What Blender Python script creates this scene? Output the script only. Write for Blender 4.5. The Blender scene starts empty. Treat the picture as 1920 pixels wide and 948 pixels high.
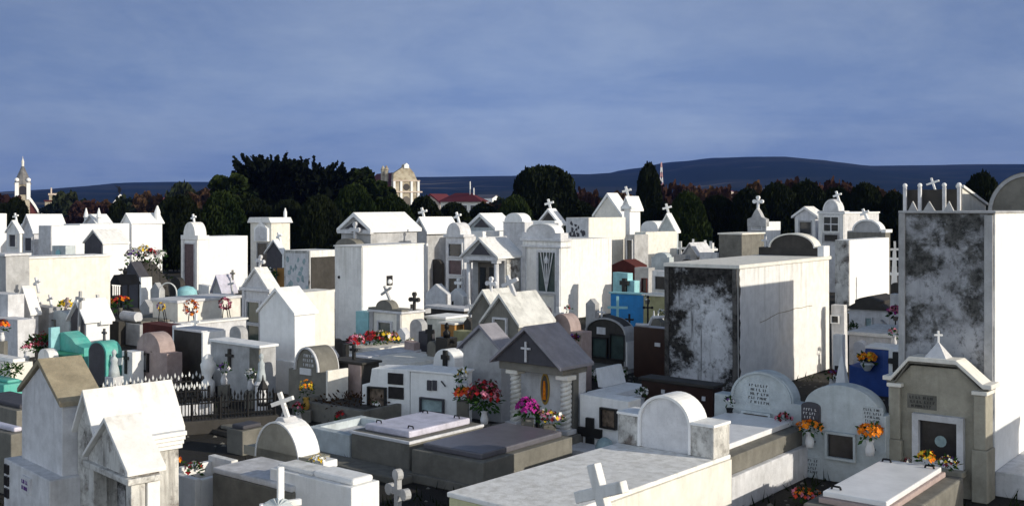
import bpy, bmesh, math, random
from mathutils import Vector, Matrix, noise
R = math.radians
rnd = random.Random(7)
sc = bpy.context.scene
COL = sc.collection
H, FPX, HOR, CX = 3.5, 2000.0, 388.0, 960.0      # eye height (m), focal length and horizon measured on the photograph
YAW = -38.5                                       # the burial rows share one direction
SUN_EL, SUN_DIR = 17.5, (0.915, -0.396)           # towards the sun, in plan

# ------------------------------------------------------------------ materials
M = {}
def nodes(name):
    m = bpy.data.materials.new(name); m.use_nodes = True
    nt = m.node_tree; b = nt.nodes['Principled BSDF']
    return m, nt, b
def N(nt, t, **kw):
    n = nt.nodes.new(t)
    for k, v in kw.items(): setattr(n, k, v)
    return n
def coords(nt, scale=(1, 1, 1)):
    tc = N(nt, 'ShaderNodeTexCoord'); oi = N(nt, 'ShaderNodeObjectInfo')
    mu = N(nt, 'ShaderNodeMath', operation='MULTIPLY'); mu.inputs[1].default_value = 61.0
    nt.links.new(oi.outputs['Random'], mu.inputs[0])
    ad = N(nt, 'ShaderNodeVectorMath', operation='ADD')
    nt.links.new(tc.outputs['Object'], ad.inputs[0]); nt.links.new(mu.outputs[0], ad.inputs[1])
    return ad.outputs[0]
def scaled(nt, v, s):
    mp = N(nt, 'ShaderNodeVectorMath', operation='MULTIPLY'); mp.inputs[1].default_value = s
    nt.links.new(v, mp.inputs[0]); return mp.outputs[0]
def noise_tex(nt, v, scale, detail=5, rough=.6, dist=0):
    n = N(nt, 'ShaderNodeTexNoise'); n.inputs['Scale'].default_value = scale
    n.inputs['Detail'].default_value = detail; n.inputs['Roughness'].default_value = rough
    n.inputs['Distortion'].default_value = dist
    nt.links.new(v, n.inputs['Vector']); return n.outputs['Fac']
def ramp(nt, f, a, b, ca=0.0, cb=1.0):
    r = N(nt, 'ShaderNodeMapRange'); r.inputs[1].default_value = a; r.inputs[2].default_value = b
    r.inputs[3].default_value = ca; r.inputs[4].default_value = cb; r.clamp = True
    nt.links.new(f, r.inputs[0]); return r.outputs[0]
def mix(nt, f, a, b):
    m = N(nt, 'ShaderNodeMix', data_type='RGBA')
    if isinstance(f, float): m.inputs[0].default_value = f
    else: nt.links.new(f, m.inputs[0])
    for i, c in ((6, a), (7, b)):
        if isinstance(c, tuple): m.inputs[i].default_value = (*c, 1)
        else: nt.links.new(c, m.inputs[i])
    return m.outputs[2]
def mathn(nt, op, a, b):
    m = N(nt, 'ShaderNodeMath', operation=op)
    for i, c in ((0, a), (1, b)):
        if isinstance(c, (int, float)): m.inputs[i].default_value = c
        else: nt.links.new(c, m.inputs[i])
    return m.outputs[0]
def bump(nt, b, h, s, d=.02):
    bn = N(nt, 'ShaderNodeBump'); bn.inputs['Strength'].default_value = s; bn.inputs['Distance'].default_value = d
    nt.links.new(h, bn.inputs['Height']); nt.links.new(bn.outputs[0], b.inputs['Normal'])

def plaster(name, col, dirt=(.22, .2, .17), amt=.5, lo=.5, hi=.75, rough=.88, scale=1.6, streak=.6, spec=.2, bs=.35, mot=.84, speck=.22):
    """weathered render or stone: patches of grime, rain streaks, fine grain"""
    m, nt, b = nodes(name); v = coords(nt)
    big = ramp(nt, noise_tex(nt, v, scale, 8, .66, .3), lo, hi)
    gz = N(nt, 'ShaderNodeSeparateXYZ'); nt.links.new(N(nt, 'ShaderNodeTexCoord').outputs['Generated'], gz.inputs[0])
    drip = mathn(nt, 'MULTIPLY', mathn(nt, 'POWER', mathn(nt, 'MAXIMUM', gz.outputs[2], 0.0), 3.0), .15)     # rain runs start at the top edge
    st = ramp(nt, mathn(nt, 'ADD', noise_tex(nt, scaled(nt, v, (7, 7, .5)), 1.3, 5, .6), drip), .58, .80, 0, streak)
    mott = noise_tex(nt, v, 5.5, 6, .65)
    fine = noise_tex(nt, v, 46, 4, .7)
    mask = mathn(nt, 'MULTIPLY', mathn(nt, 'MAXIMUM', big, st), amt)
    lite = tuple(min(1, c * 1.05) for c in col); dk = tuple(c * mot for c in col)
    base = mix(nt, ramp(nt, mott, .38, .64), dk, lite)
    c = mix(nt, mask, base, dirt)
    c = mix(nt, ramp(nt, fine, 0.58, .72, 0, speck), c, tuple(x * .55 for x in dirt))
    nt.links.new(c, b.inputs['Base Color'])
    b.inputs['Roughness'].default_value = rough; b.inputs['Specular IOR Level'].default_value = spec
    bump(nt, b, mathn(nt, 'ADD', fine, mathn(nt, 'MULTIPLY', mott, 1.5)), bs, .012)
    M[name] = m; return m
def mould(name, base, dark, lo, hi, scale=1.8, vert=.45, spots=.5, edge=0.0):
    """black mould running over render: large clouds, vertical runs and spots"""
    m, nt, b = nodes(name); v = coords(nt)
    nz = noise_tex(nt, v, scale, 12, .70, .12)
    if edge:        # mould creeps in from the sides and runs down from the top
        gz = N(nt, 'ShaderNodeSeparateXYZ'); nt.links.new(N(nt, 'ShaderNodeTexCoord').outputs['Generated'], gz.inputs[0])
        sd = mathn(nt, 'POWER', mathn(nt, 'ABSOLUTE', mathn(nt, 'MULTIPLY', mathn(nt, 'SUBTRACT', gz.outputs[0], .5), 2.0), 0.0), 4.0)
        tp = mathn(nt, 'POWER', mathn(nt, 'MAXIMUM', gz.outputs[2], 0.0), 3.0)
        nz = mathn(nt, 'ADD', nz, mathn(nt, 'MULTIPLY', mathn(nt, 'ADD', sd, mathn(nt, 'SUBTRACT', tp, .45)), edge))
    cl = ramp(nt, nz, lo, hi)
    sp = ramp(nt, noise_tex(nt, scaled(nt, v, (1.2, 1.2, .8)), 6.0, 10, .74, .1), .52, .64, 0, spots)
    run = ramp(nt, noise_tex(nt, scaled(nt, v, (9, 9, .7)), 1.2, 8, .65, .1), .54, .70, 0, vert)
    cl = mathn(nt, 'MAXIMUM', cl, run)
    fine = noise_tex(nt, v, 40, 4, .7)
    grey = mix(nt, ramp(nt, noise_tex(nt, v, 3, 6), .35, .65), tuple(c * .68 for c in base), base)
    mid = mix(nt, ramp(nt, noise_tex(nt, v, 11, 7, .7), .4, .6), dark, tuple(c * 3.2 for c in dark))
    c = mix(nt, mathn(nt, 'MAXIMUM', cl, sp), grey, mid)
    nt.links.new(c, b.inputs['Base Color'])
    b.inputs['Roughness'].default_value = .92; b.inputs['Specular IOR Level'].default_value = .15
    bump(nt, b, fine, .4, .012); M[name] = m
def simple(name, col, rough=.6, metal=0.0, var=.25, vs=6.0, spec=.4, bs=0.0):
    m, nt, b = nodes(name); v = coords(nt)
    f = noise_tex(nt, v, vs, 6, .65)
    nt.links.new(mix(nt, ramp(nt, f, .32, .68), tuple(c * (1 - var) for c in col), tuple(min(1, c * (1 + var)) for c in col)), b.inputs['Base Color'])
    b.inputs['Roughness'].default_value = rough; b.inputs['Metallic'].default_value = metal
    b.inputs['Specular IOR Level'].default_value = spec
    if bs: bump(nt, b, f, bs, .01)
    M[name] = m
def leafmat(name, a, c, var=.6):
    m, nt, b = nodes(name)
    g = N(nt, 'ShaderNodeNewGeometry'); v = coords(nt)
    f = ramp(nt, noise_tex(nt, v, .9, 5, .6), .35, .65)
    r = N(nt, 'ShaderNodeObjectInfo')
    col = mix(nt, f, a, c)
    col = mix(nt, mathn(nt, 'MULTIPLY', r.outputs['Random'], var), col, tuple(x * .6 for x in a))
    nt.links.new(col, b.inputs['Base Color']); b.inputs['Roughness'].default_value = .9
    b.inputs['Specular IOR Level'].default_value = .04
    M[name] = m

plaster('white', (.82, .81, .79), (.40, .38, .33), .5, .58, .84, streak=.9, mot=.91, speck=.12, scale=1.0)
plaster('clean', (.85, .85, .845), (.5, .49, .45), .34, .60, .88, streak=.8, mot=.94, speck=.08, scale=.8)
plaster('worn', (.72, .71, .67), (.16, .15, .13), .62, .50, .74)
plaster('cream', (.80, .77, .70), (.40, .35, .27), .36, .56, .82, mot=.9, speck=.12, scale=1.0)
plaster('lichen', (.66, .65, .42), (.32, .33, .14), .65, .44, .70)
plaster('grey', (.47, .47, .475), (.14, .13, .12), .55, .48, .72)
plaster('pale', (.68, .68, .70), (.22, .21, .19), .5, .51, .76)
plaster('stone', (.21, .20, .175), (.06, .06, .05), .6, .46, .72)
plaster('beige', (.38, .355, .29), (.12, .11, .085), .55, .48, .74)
plaster('dark', (.06, .055, .05), (.02, .02, .016), .6, .45, .72, rough=.7)
plaster('tan', (.36, .31, .22), (.16, .14, .10), .6, .45, .7, scale=4, bs=.6)
plaster('slate', (.075, .073, .085), (.04, .04, .04), .5, .48, .75, rough=.6)
plaster('lavroof', (.30, .29, .32), (.2, .19, .2), .45, .5, .75, rough=.7)
plaster('pinkstone', (.42, .33, .31), (.18, .13, .12), .5, .5, .75)
plaster('bluish', (.53, .58, .60), (.2, .22, .21), .5, .5, .76)
plaster('turq', (.10, .46, .39), (.32, .52, .46), .6, .46, .7, rough=.6, spec=.35)
plaster('aqua', (.32, .60, .64), (.15, .3, .32), .45, .5, .75, rough=.6)
plaster('green', (.03, .26, .15), (.16, .34, .27), .6, .46, .7, rough=.55, spec=.35)
plaster('skyblue', (.02, .24, .58), (.02, .1, .26), .35, .52, .78, rough=.5, spec=.35)
plaster('blue', (.015, .06, .27), (.09, .13, .30), .5, .48, .74, rough=.5, spec=.35)
plaster('olive', (.38, .36, .20), (.16, .15, .08), .5, .5, .75)
plaster('orangewood', (.42, .22, .07), (.15, .08, .03), .5, .5, .75)
plaster('brown', (.045, .022, .016), (.02, .012, .01), .5, .45, .75, rough=.3, spec=.5, bs=.05)
plaster('lavgranite', (.62, .60, .70), (.30, .29, .32), .5, .45, .7, rough=.35, spec=.4, bs=.05, scale=5, streak=.2)
plaster('greygranite', (.13, .125, .145), (.11, .11, .12), .55, .45, .7, rough=.38, spec=.4, bs=.05, scale=4, streak=.2)
plaster('yellowwall', (.52, .47, .36), (.22, .17, .11), .8, .40, .62, scale=.5)
plaster('pinkwall', (.62, .52, .44), (.3, .24, .19), .4, .5, .75, scale=.4)
plaster('redroof', (.12, .025, .03), (.1, .03, .03), .5, .45, .7, scale=.5)
plaster('rust', (.11, .03, .025), (.05, .02, .02), .5, .45, .7)
mould('mouldwall', (.72, .73, .76), (.018, .017, .016), .44, .56, 1.5, .8, .75, .16)
mould('mouldedge', (.20, .19, .18), (.02, .019, .018), .36, .6, 3, .5, .6)
mould('blotch', (.42, .43, .46), (.036, .036, .035), .47, .58, 2.3, .35, .9, .06)
mould('mouldlight', (.70, .69, .66), (.06, .052, .046), .48, .62, 2.2, .7, .7)
simple('iron', (.015, .015, .016), .5, .6, .3); simple('black', (.012, .012, .012), .45)
simple('ironwhite', (.7, .7, .68), .6); simple('glass', (.018, .022, .026), .12, 0, .3, 3, .6)
simple('greenglass', (.05, .075, .07), .15, 0, .3, 3, .6)
simple('photo', (.16, .12, .09), .3, 0, .8, 9); simple('plaque', (.62, .62, .64), .4, 0, .15)
simple('plaquedark', (.02, .018, .02), .3, 0, .4, 12)
simple('marble', (.78, .78, .79), .35, 0, .1, 4); simple('lead', (.16, .155, .15), .6, .1, .4, 1)
simple('metalblue', (.3, .4, .42), .5, .2, .3); simple('gold', (.45, .28, .06), .45, .3)
simple('doorwood', (.10, .085, .07), .6, 0, .4, 8); simple('doorred', (.11, .07, .075), .6, 0, .3, 8)
simple('bark', (.05, .035, .025), .9, 0, .4, 10)
simple('redwhite', (.55, .30, .28), .6)
for n, c in dict(red=(.38, .015, .02), darkred=(.12, .012, .018), orange=(.85, .22, .01), scarlet=(.7, .07, .03), magenta=(.35, .02, .22),
                 yellow=(.75, .5, .03), petalwhite=(.8, .78, .72), pink=(.6, .2, .28), violet=(.12, .05, .22)).items():
    simple('petal_' + n, c, .7, 0, .35, 25, .2)
leafmat('leaf', (.022, .06, .014), (.05, .10, .03))
leafmat('cypress', (.007, .010, .005), (.016, .022, .009))
leafmat('pine', (.006, .009, .006), (.012, .017, .008))
leafmat('bushgreen', (.010, .018, .006), (.028, .04, .012))
leafmat('autumn', (.034, .017, .013), (.052, .029, .022))
leafmat('russet', (.05, .032, .018), (.085, .045, .022))
leafmat('farleaf', (.018, .026, .015), (.035, .042, .02))

# ------------------------------------------------------------------ geometry helpers
class G:
    """collects solids for ONE mesh object"""
    def __init__(s): s.bm = bmesh.new()
    def box(s, x0, x1, y0, y1, z0, z1):
        v = [s.bm.verts.new(p) for p in ((x0, y0, z0), (x1, y0, z0), (x1, y1, z0), (x0, y1, z0), (x0, y0, z1), (x1, y0, z1), (x1, y1, z1), (x0, y1, z1))]
        for f in ((0, 3, 2, 1), (4, 5, 6, 7), (0, 1, 5, 4), (1, 2, 6, 5), (2, 3, 7, 6), (3, 0, 4, 7)): s.bm.faces.new([v[i] for i in f])
        return s
    def prism(s, pts, y0, y1, ax='y'):
        def P(a, b, c): return (a, c, b) if ax == 'y' else ((c, a, b) if ax == 'x' else (a, b, c))
        f = [s.bm.verts.new(P(a, b, y0)) for a, b in pts]; k = [s.bm.verts.new(P(a, b, y1)) for a, b in pts]
        s.bm.faces.new(f); s.bm.faces.new(k[::-1]); n = len(pts)
        for i in range(n): s.bm.faces.new((f[i], k[i], k[(i + 1) % n], f[(i + 1) % n]))
        return s
    def lathe(s, prof, cx=0, cy=0, n=14, phase=0.0):
        rings = []
        for r, z in prof:
            rings.append([s.bm.verts.new((cx + r * math.cos(phase + 2 * math.pi * i / n), cy + r * math.sin(phase + 2 * math.pi * i / n), z)) for i in range(n)])
        for a, b in zip(rings, rings[1:]):
            for i in range(n): s.bm.faces.new((a[i], a[(i + 1) % n], b[(i + 1) % n], b[i]))
        s.bm.faces.new(rings[0][::-1]); s.bm.faces.new(rings[-1]); return s
    def tube(s, p, q, r, n=8, r2=None):
        p, q = Vector(p), Vector(q); d = (q - p).normalized(); r2 = r if r2 is None else r2
        a = d.orthogonal().normalized(); b = d.cross(a)
        A = [s.bm.verts.new(p + (a * math.cos(t) + b * math.sin(t)) * r) for t in [2 * math.pi * i / n for i in range(n)]]
        B = [s.bm.verts.new(q + (a * math.cos(t) + b * math.sin(t)) * r2) for t in [2 * math.pi * i / n for i in range(n)]]
        for i in range(n): s.bm.faces.new((A[i], A[(i + 1) % n], B[(i + 1) % n], B[i]))
        s.bm.faces.new(A[::-1]); s.bm.faces.new(B); return s
    def path(s, pts, r, n=6):
        for a, b in zip(pts, pts[1:]): s.tube(a, b, r, n)
        return s
    def ball(s, c, r, rz=None, n=10):
        rz = rz or r; k = max(5, n // 2 + 2)
        return s.lathe([(max(r * math.sin(math.pi * i / k), r * .02), c[2] - rz * math.cos(math.pi * i / k)) for i in range(k + 1)], c[0], c[1], n)
    def cross(s, x, y, z, h, w, t, th=None, roll=0, turn=0, arm=.68, tref=False):
        """Latin cross standing at (x,y,z); roll leans it in its own plane, turn spins it about z"""
        th = th or t; k = len(s.bm.verts); a = t / 2; A0, A1 = h * arm - a, h * arm + a
        s.prism([(-a, 0), (a, 0), (a, A0), (w / 2, A0), (w / 2, A1), (a, A1), (a, h), (-a, h), (-a, A1), (-w / 2, A1), (-w / 2, A0), (-a, A0)], -th / 2, th / 2)
        if tref:
            for cx, cz in ((0, h), (w / 2, h * arm), (-w / 2, h * arm)):
                pts = [(cx + t * .95 * math.cos(q), cz + t * .95 * math.sin(q)) for q in [2 * math.pi * i / 12 for i in range(12)]]
                s.prism(pts, -th * .6, th * .6)
        s.bm.verts.ensure_lookup_table()
        mt = Matrix.Translation((x, y, z)) @ Matrix.Rotation(R(turn), 4, 'Z') @ Matrix.Rotation(R(roll), 4, 'Y')
        for vv in s.bm.verts[k:]: vv.co = mt @ vv.co
        return s
    def build(s, name, mat, parent=None, bevel=0.0, at=None, smooth=False):
        bmesh.ops.recalc_face_normals(s.bm, faces=s.bm.faces[:])
        me = bpy.data.meshes.new(name); s.bm.to_mesh(me); s.bm.free()
        for mm in (mat if isinstance(mat, (list, tuple)) else [mat]): me.materials.append(M[mm])
        o = bpy.data.objects.new(name, me); COL.objects.link(o)
        if parent: o.parent = parent
        if at is not None: o.location = at
        if smooth: me.polygons.foreach_set('use_smooth', [True] * len(me.polygons))
        if bevel:
            md = o.modifiers.new('edge', 'BEVEL'); md.width = bevel; md.segments = 2; md.limit_method = 'ANGLE'; md.angle_limit = R(40)
        return o

def tag(o, label, cat, group=None, kind=None):
    if label: o['label'] = label
    if cat: o['category'] = cat
    if group: o['group'] = group
    if kind: o['kind'] = kind
    return o
def thing(name, label, cat, loc, yaw=0, group=None):
    o = bpy.data.objects.new(name, None); COL.objects.link(o); o.empty_display_size = .2
    o.location = loc; o.rotation_euler.z = R(yaw)
    return tag(o, label, cat, group)
def copy_tree(o, loc, yaw, scale=(1, 1, 1), label=None):
    c = o.copy(); COL.objects.link(c); c.location = loc; c.rotation_euler.z = R(yaw); c.scale = scale
    if label: c['label'] = label
    for ch in list(o.children):
        d = ch.copy(); COL.objects.link(d); d.parent = c
    return c

class F:
    """a front face measured on the photograph: left edge, right (near) corner and far edge of the side face, in pixel columns"""
    def __init__(s, pl, pc, pr=None, d=None, base=None, yaw=YAW, l=None):
        s.yaw = yaw; t = R(yaw); s.B = (math.cos(t), math.sin(t)); s.A = (-math.sin(t), math.cos(t))
        s.d = d or H * FPX / (base - HOR)
        s.C = ((pc - CX) / FPX * s.d, s.d)
        s.w = s.u(pl)
        if pr is not None:
            tr = (pr - CX) / FPX; s.l = (tr * s.d - s.C[0]) / (s.A[0] - tr * s.A[1])
        else: s.l = l or .3
        s.loc = Vector((s.C[0] - s.w / 2 * s.B[0], s.C[1] - s.w / 2 * s.B[1], 0))
    def u(s, px):
        t = (px - CX) / FPX; return (s.C[0] - t * s.d) / (s.B[0] - t * s.B[1])
    def x(s, px): return s.w / 2 - s.u(px)
    def xat(s, px, y):
        """local x where pixel column px meets the plane y behind the front"""
        t = (px - CX) / FPX; bx, by = s.loc.x + y * s.A[0], s.loc.y + y * s.A[1]
        return (t * by - bx) / (s.B[0] - t * s.B[1])
    def zat(s, px, y, py):
        x = s.xat(px, y); return H - (py - HOR) * (s.loc.y + y * s.A[1] + x * s.B[1]) / FPX
    def z(s, px, py): return H - (py - HOR) * (s.d - s.u(px) * s.B[1]) / FPX
    def top(s, py): return H - (py - HOR) * s.d / FPX
    def p(s, px, py): return (s.x(px), s.z(px, py))
    def sy(s, px):
        t = (px - CX) / FPX; return (t * s.d - s.C[0]) / (s.A[0] - t * s.A[1])
    def sz(s, px, py): return H - (py - HOR) * (s.d + s.sy(px) * s.A[1]) / FPX
    def local(s, w):
        dx, dy = w[0] - s.loc.x, w[1] - s.loc.y
        return Vector((dx * s.B[0] + dy * s.B[1], dx * s.A[0] + dy * s.A[1], w[2] if len(w) > 2 else 0))
    def thing(s, name, label, cat, group=None):
        o = thing(name, label, cat, s.loc, s.yaw + rnd.uniform(-.8, .8), group)
        k = R(.75) if name == 'headstone' else R(.3)                # nothing in an old graveyard stands quite true
        o.rotation_euler.x, o.rotation_euler.y = rnd.uniform(-k, k), rnd.uniform(-k, k); return o
def at(px, d, py=None):
    return Vector(((px - CX) / FPX * d, d, 0 if py is None else H - (py - HOR) * d / FPX))

def arc(x0, x1, zs, zt, n=14, a0=0, a1=180):
    c, r = (x0 + x1) / 2, (x1 - x0) / 2
    return [(c + r * math.cos(R(a0 + (a1 - a0) * i / n)), zs + (zt - zs) * math.sin(R(a0 + (a1 - a0) * i / n))) for i in range(n + 1)]
def P_arch(x0, x1, z0, zs, zt, n=14): return [(x0, z0), (x1, z0)] + arc(x0, x1, zs, zt, n)
def P_sh(x0, x1, z0, zh, a0, a1, zt, n=14): return [(x0, z0), (x1, z0), (x1, zh)] + arc(a0, a1, zh, zt, n) + [(x0, zh)]
def P_gab(x0, x1, z0, ze, za, xa=None):
    xa = (x0 + x1) / 2 if xa is None else xa
    return [(x0, z0), (x1, z0), (x1, ze), (xa, za), (x0, ze)]

# ------------------------------------------------------------------ features set on a front face
def panel(root, fr, rect, name, mat, frame=None, fw=.05, proud=.02, at=None, child='pane', y=0.0):
    x0, x1 = fr.x(rect[0]), fr.x(rect[2])
    px = (rect[0] + rect[2]) / 2
    z0, z1 = fr.z(px, rect[3]), fr.z(px, rect[1])
    return panel_m(root, x0, x1, z0, z1, name, mat, frame, fw, proud, at, child, y)
def panel_m(root, x0, x1, z0, z1, name, mat, frame=None, fw=.05, proud=.02, at=None, child='pane', y=0.0):
    if not frame:
        return G().box(x0, x1, y - proud, y + .01, z0, z1).build(name, mat, root, at=at)
    g = G(); q = y - proud - .035
    g.box(x0 - fw, x0, q, y + .01, z0 - fw, z1 + fw).box(x1, x1 + fw, q, y + .01, z0 - fw, z1 + fw)
    g.box(x0, x1, q, y + .01, z0 - fw, z0).box(x0, x1, q, y + .01, z1, z1 + fw)
    fo = g.build(name, frame, root, at=at)
    G().box(x0, x1, y - .008, y + .008, z0, z1).build(child, mat, fo)
    return fo
def blossoms(g, c, rx, rz, n, s, r, up=.35):
    for i in range(n):
        th = r.uniform(0, 6.283); ph = math.acos(r.uniform(-.15, 1)); q = r.uniform(.7, 1.0)
        nrm = Vector((math.sin(ph) * math.cos(th), math.sin(ph) * math.sin(th), math.cos(ph)))
        p = Vector(c) + Vector((nrm.x * rx, nrm.y * rx, nrm.z * rz)) * q
        nn = (nrm + Vector((r.uniform(-.4, .4), r.uniform(-.4, .4), r.uniform(0, up)))).normalized()
        a = nn.orthogonal().normalized(); b = nn.cross(a); rr = s * r.uniform(.7, 1.25)
        ce = g.bm.verts.new(p + nn * rr * .1); k = 8
        ring = [g.bm.verts.new(p + (a * math.cos(6.283 * j / k) + b * math.sin(6.283 * j / k)) * rr * (1 if j % 2 else .62) + nn * rr * (.45 if j % 2 else .2)) for j in range(k)]
        for j in range(k): g.bm.faces.new((ce, ring[j], ring[(j + 1) % k]))
def leaves(g, c, rx, rz, n, s, r):
    for i in range(n):
        d = Vector((r.gauss(0, 1), r.gauss(0, 1), r.gauss(.2, 1))).normalized()
        p = Vector(c) + Vector((d.x * rx, d.y * rx, d.z * rz)) * r.uniform(.3, 1)
        a = (d + Vector((r.uniform(-.6, .6), r.uniform(-.6, .6), r.uniform(-.3, .6)))).normalized(); b = a.orthogonal().normalized()
        b = (Matrix.Rotation(r.uniform(0, 6.283), 3, a) @ b); l = s * r.uniform(.7, 1.4)
        v = [g.bm.verts.new(q) for q in (p, p + a * l * .5 + b * l * .22, p + a * l, p + a * l * .5 - b * l * .22)]
        g.bm.faces.new(v)
VASE = [(.035, 0), (.05, .01), (.06, .08), (.04, .16), (.05, .19), (.055, .2)]
def bouquet(px, py, d, rx, rz, cols, label, n=40, s=.03, vase=None, cat='flowers', name='flower_bouquet', leaf=40, seed=None, stand=None, fr=None):
    """py = middle of the flowers; with a vase the stems stand in it"""
    if fr: d = fr.d - fr.u(px) * fr.B[1] - d            # d is then the distance out from that face
    r = random.Random(seed or int(px * 7 + py)); c = at(px, d, py)
    root = thing(name, label, cat, (c.x, c.y, c.z - rz - (.2 if vase else 0)))
    zc = rz + (.2 if vase else 0)
    for k in cols:
        g = G(); blossoms(g, (0, 0, zc), rx, rz, max(3, n // len(cols)), s, r); g.build('blossoms', 'petal_' + k, root)
    g = G(); leaves(g, (0, 0, zc - rz * .25), rx * .95, rz * .9, leaf, s * 2.2, r); g.build('leaves', 'leaf', root)
    if vase: G().lathe(VASE, n=12).build('vase', vase, root, smooth=True)
    if fr: G().box(-.03, .03, -.02, .12, .05, .07).build('bracket', 'iron', root).rotation_euler.z = R(fr.yaw)
    zs_ = c.z - rz - (.2 if vase else 0)
    if stand == 'stake':
        G().tube((0, 0, -zs_), (0, 0, .04), .014, 6).build('stake', 'iron', root); G().lathe([(.05, -.06), (.07, .03), (.06, .04)], n=10).build('holder', 'stone', root)
    elif stand: G().box(-.09, .09, -.09, .09, -(c.z - rz - (.2 if vase else 0)), .0).build('pedestal', stand, root, .01)
    return root
def inscription(root, x0, x1, z0, z1, rows, mat='black', at=None, y=0.0, seed=1, plate='pale'):
    """worn lettering on a thin tablet: short strokes in rows, as illegible as in the photograph"""
    r = random.Random(seed); g = G(); rh = (z1 - z0) / rows
    g.box(x0 - .01, x1 + .01, y - .003, y + .004, z0 - .01, z1 + .01); nf = len(g.bm.faces)
    for i in range(rows):
        x = x0 + r.uniform(0, .12) * (x1 - x0); e = x1 - r.uniform(.06, .18) * (x1 - x0); zb = z1 - (i + .85) * rh
        while x < e:
            h = rh * .6; s = rh * .13; w = rh * r.uniform(.3, .45)
            g.box(x, x + s, y - .008, y, zb, zb + h)
            k = r.randint(0, 3)
            if k == 0: g.box(x + s * .9, x + w, y - .0075, y, zb + h - s, zb + h - .0004)
            if k == 1: g.box(x + s * .9, x + w, y - .0075, y, zb + .0004, zb + s)
            if k == 2: g.box(x + s * .9, x + w, y - .0075, y, zb + h * .5, zb + h * .5 + s); g.box(x + w - s * .1, x + w + s, y - .008, y, zb, zb + h)
            x += w + s + rh * (.16 if r.random() < .8 else .5)
    g.bm.faces.ensure_lookup_table()
    for f_ in g.bm.faces[nf:]: f_.material_index = 1
    return g.build('inscription', [plate, mat], root, at=at)

def roof_chevron(root, w, y0, y1, ze, za, mat, o=.06, t=.06, name='roof', at=None, xa=0.0):
    """two pitched slabs meeting at a ridge that runs back from the front"""
    k = (za - ze) / (w / 2); x = w / 2 + o
    pts = [(-x, ze - k * o), (xa, za), (x, ze - k * o), (x, ze - k * o + t), (xa, za + t * 1.25), (-x, ze - k * o + t)]
    return G().prism(pts, y0 - o, y1 + o).build(name, mat, root, .006, at=at)
def chapel(fr, name, label, cat, eave, apex, wall='white', roof='white', group=None, o=.05, t=.06, l=None, bev=.008, plinth=None):
    """gabled house-shaped tomb; eave and apex are pixel rows at the near corner and at the middle of the front"""
    root = fr.thing(name, label, cat, group); w = fr.w; l = l or fr.l
    ze = fr.top(eave); xm = -0.0; dm = fr.d - (w / 2) * fr.B[1]; za = H - (apex - HOR) * dm / FPX
    G().prism(P_gab(-w / 2, w / 2, 0, ze, za), 0, l).build('wall', wall, root, bev)
    roof_chevron(root, w, 0, l, ze + .003, za + .003, roof, o, t)
    if plinth: G().box(-w / 2 - .05, w / 2 + .05, -.05, l + .05, 0, plinth).build('plinth', wall, root, bev)
    return root, ze, za
def block(fr, name, label, cat, top, wall='white', group=None, l=None, cap=None, capmat=None, plinth=0, bev=.008, front=None):
    """flat-topped burial block"""
    root = fr.thing(name, label, cat, group); w = fr.w; l = l or fr.l; h = fr.top(top)
    ht = h - (cap or 0)
    G().box(-w / 2, w / 2, 0, l, 0, ht).build('wall', wall, root, bev)
    if cap: G().box(-w / 2 - .04, w / 2 + .04, -.04, l + .04, ht, h).build('cap', capmat or wall, root, bev)
    if plinth: G().box(-w / 2 - .04, w / 2 + .04, -.04, l + .04, 0, plinth).build('plinth', wall, root, bev)
    if front: G().box(-w / 2 + .004, w / 2 - .02, -.025, -.001, 0, ht - .005).build('facade', front, root)
    return root, h
def cross_part(root, x, y, z, h, w, t, mat, roll=0, turn=0, name='cross', th=None, tref=False, at=None, arm=.66):
    return G().cross(x, y, z, h, w, t, th, roll, turn, arm, tref).build(name, mat, root, .004, at=at)
def pilasters(root, xs, pw, z0, z1, mat, pr=.05, y=0):
    for x in xs: G().box(x - pw / 2, x + pw / 2, y - pr, y + .01, z0, z1).build('pilaster', mat, root, .006)
def slab_grave(fr, name, label, top, body, slab, inset=.1, th=.08, group=None, cat='grave', rings=None, kerb=0, bev=.012):
    root = fr.thing(name, label, cat, group); w, l = fr.w, fr.l; h = fr.top(top)
    G().box(-w / 2, w / 2, 0, l, 0, h - th).build('base', body, root, bev)
    s = G().box(-w / 2 + inset, w / 2 - inset, inset, l - inset, h - th + .001, h).build('slab', slab, root, bev * 1.6)
    if rings:
        for x, y in ((-w / 2 + inset + .12, inset + .15), (w / 2 - inset - .12, inset + .15), (-w / 2 + inset + .12, l - inset - .15), (w / 2 - inset - .12, l - inset - .15)):
            G().path([(x - .05, y, h), (x - .04, y, h + .035), (x + .04, y, h + .035), (x + .05, y, h)], .009).build('handle', rings, s)
    return root, h
def headstone(fr, name, label, pts, th, mat, group=None, cat='headstone', rim=None, bev=.01, base=None):
    root = fr.thing(name, label, cat, group)
    G().prism(pts, 0, th).build('stone', mat, root, bev)
    if rim:
        k = rim if isinstance(rim, tuple) else (rim, .03)
    if base: G().box(-fr.w / 2 - .06, fr.w / 2 + .06, -.08, th + .06, 0, base).build('plinth', mat, root, bev)
    return root
def arch_rim(root, x0, x1, zs, zt, t, y0, y1, mat, z0=None, at=None, name='rim'):
    """a moulding that follows a round arch (with legs down to z0)"""
    o = arc(x0 - t, x1 + t, zs, zt + t, 18); i = arc(x0, x1, zs, zt, 18)
    if z0 is not None: o = [(x1 + t, z0)] + o + [(x0 - t, z0)]; i = [(x1, z0)] + i + [(x0, z0)]
    g = G().prism(o + i[::-1], y0, y1)
    return g.build(name, mat, root, at=at)
HAZE, SKYK, OPENK, EXPO, SUN, REAR_FILL = 1.0e-4, 10.0, .75, .42, 2.9, 5.9
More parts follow.
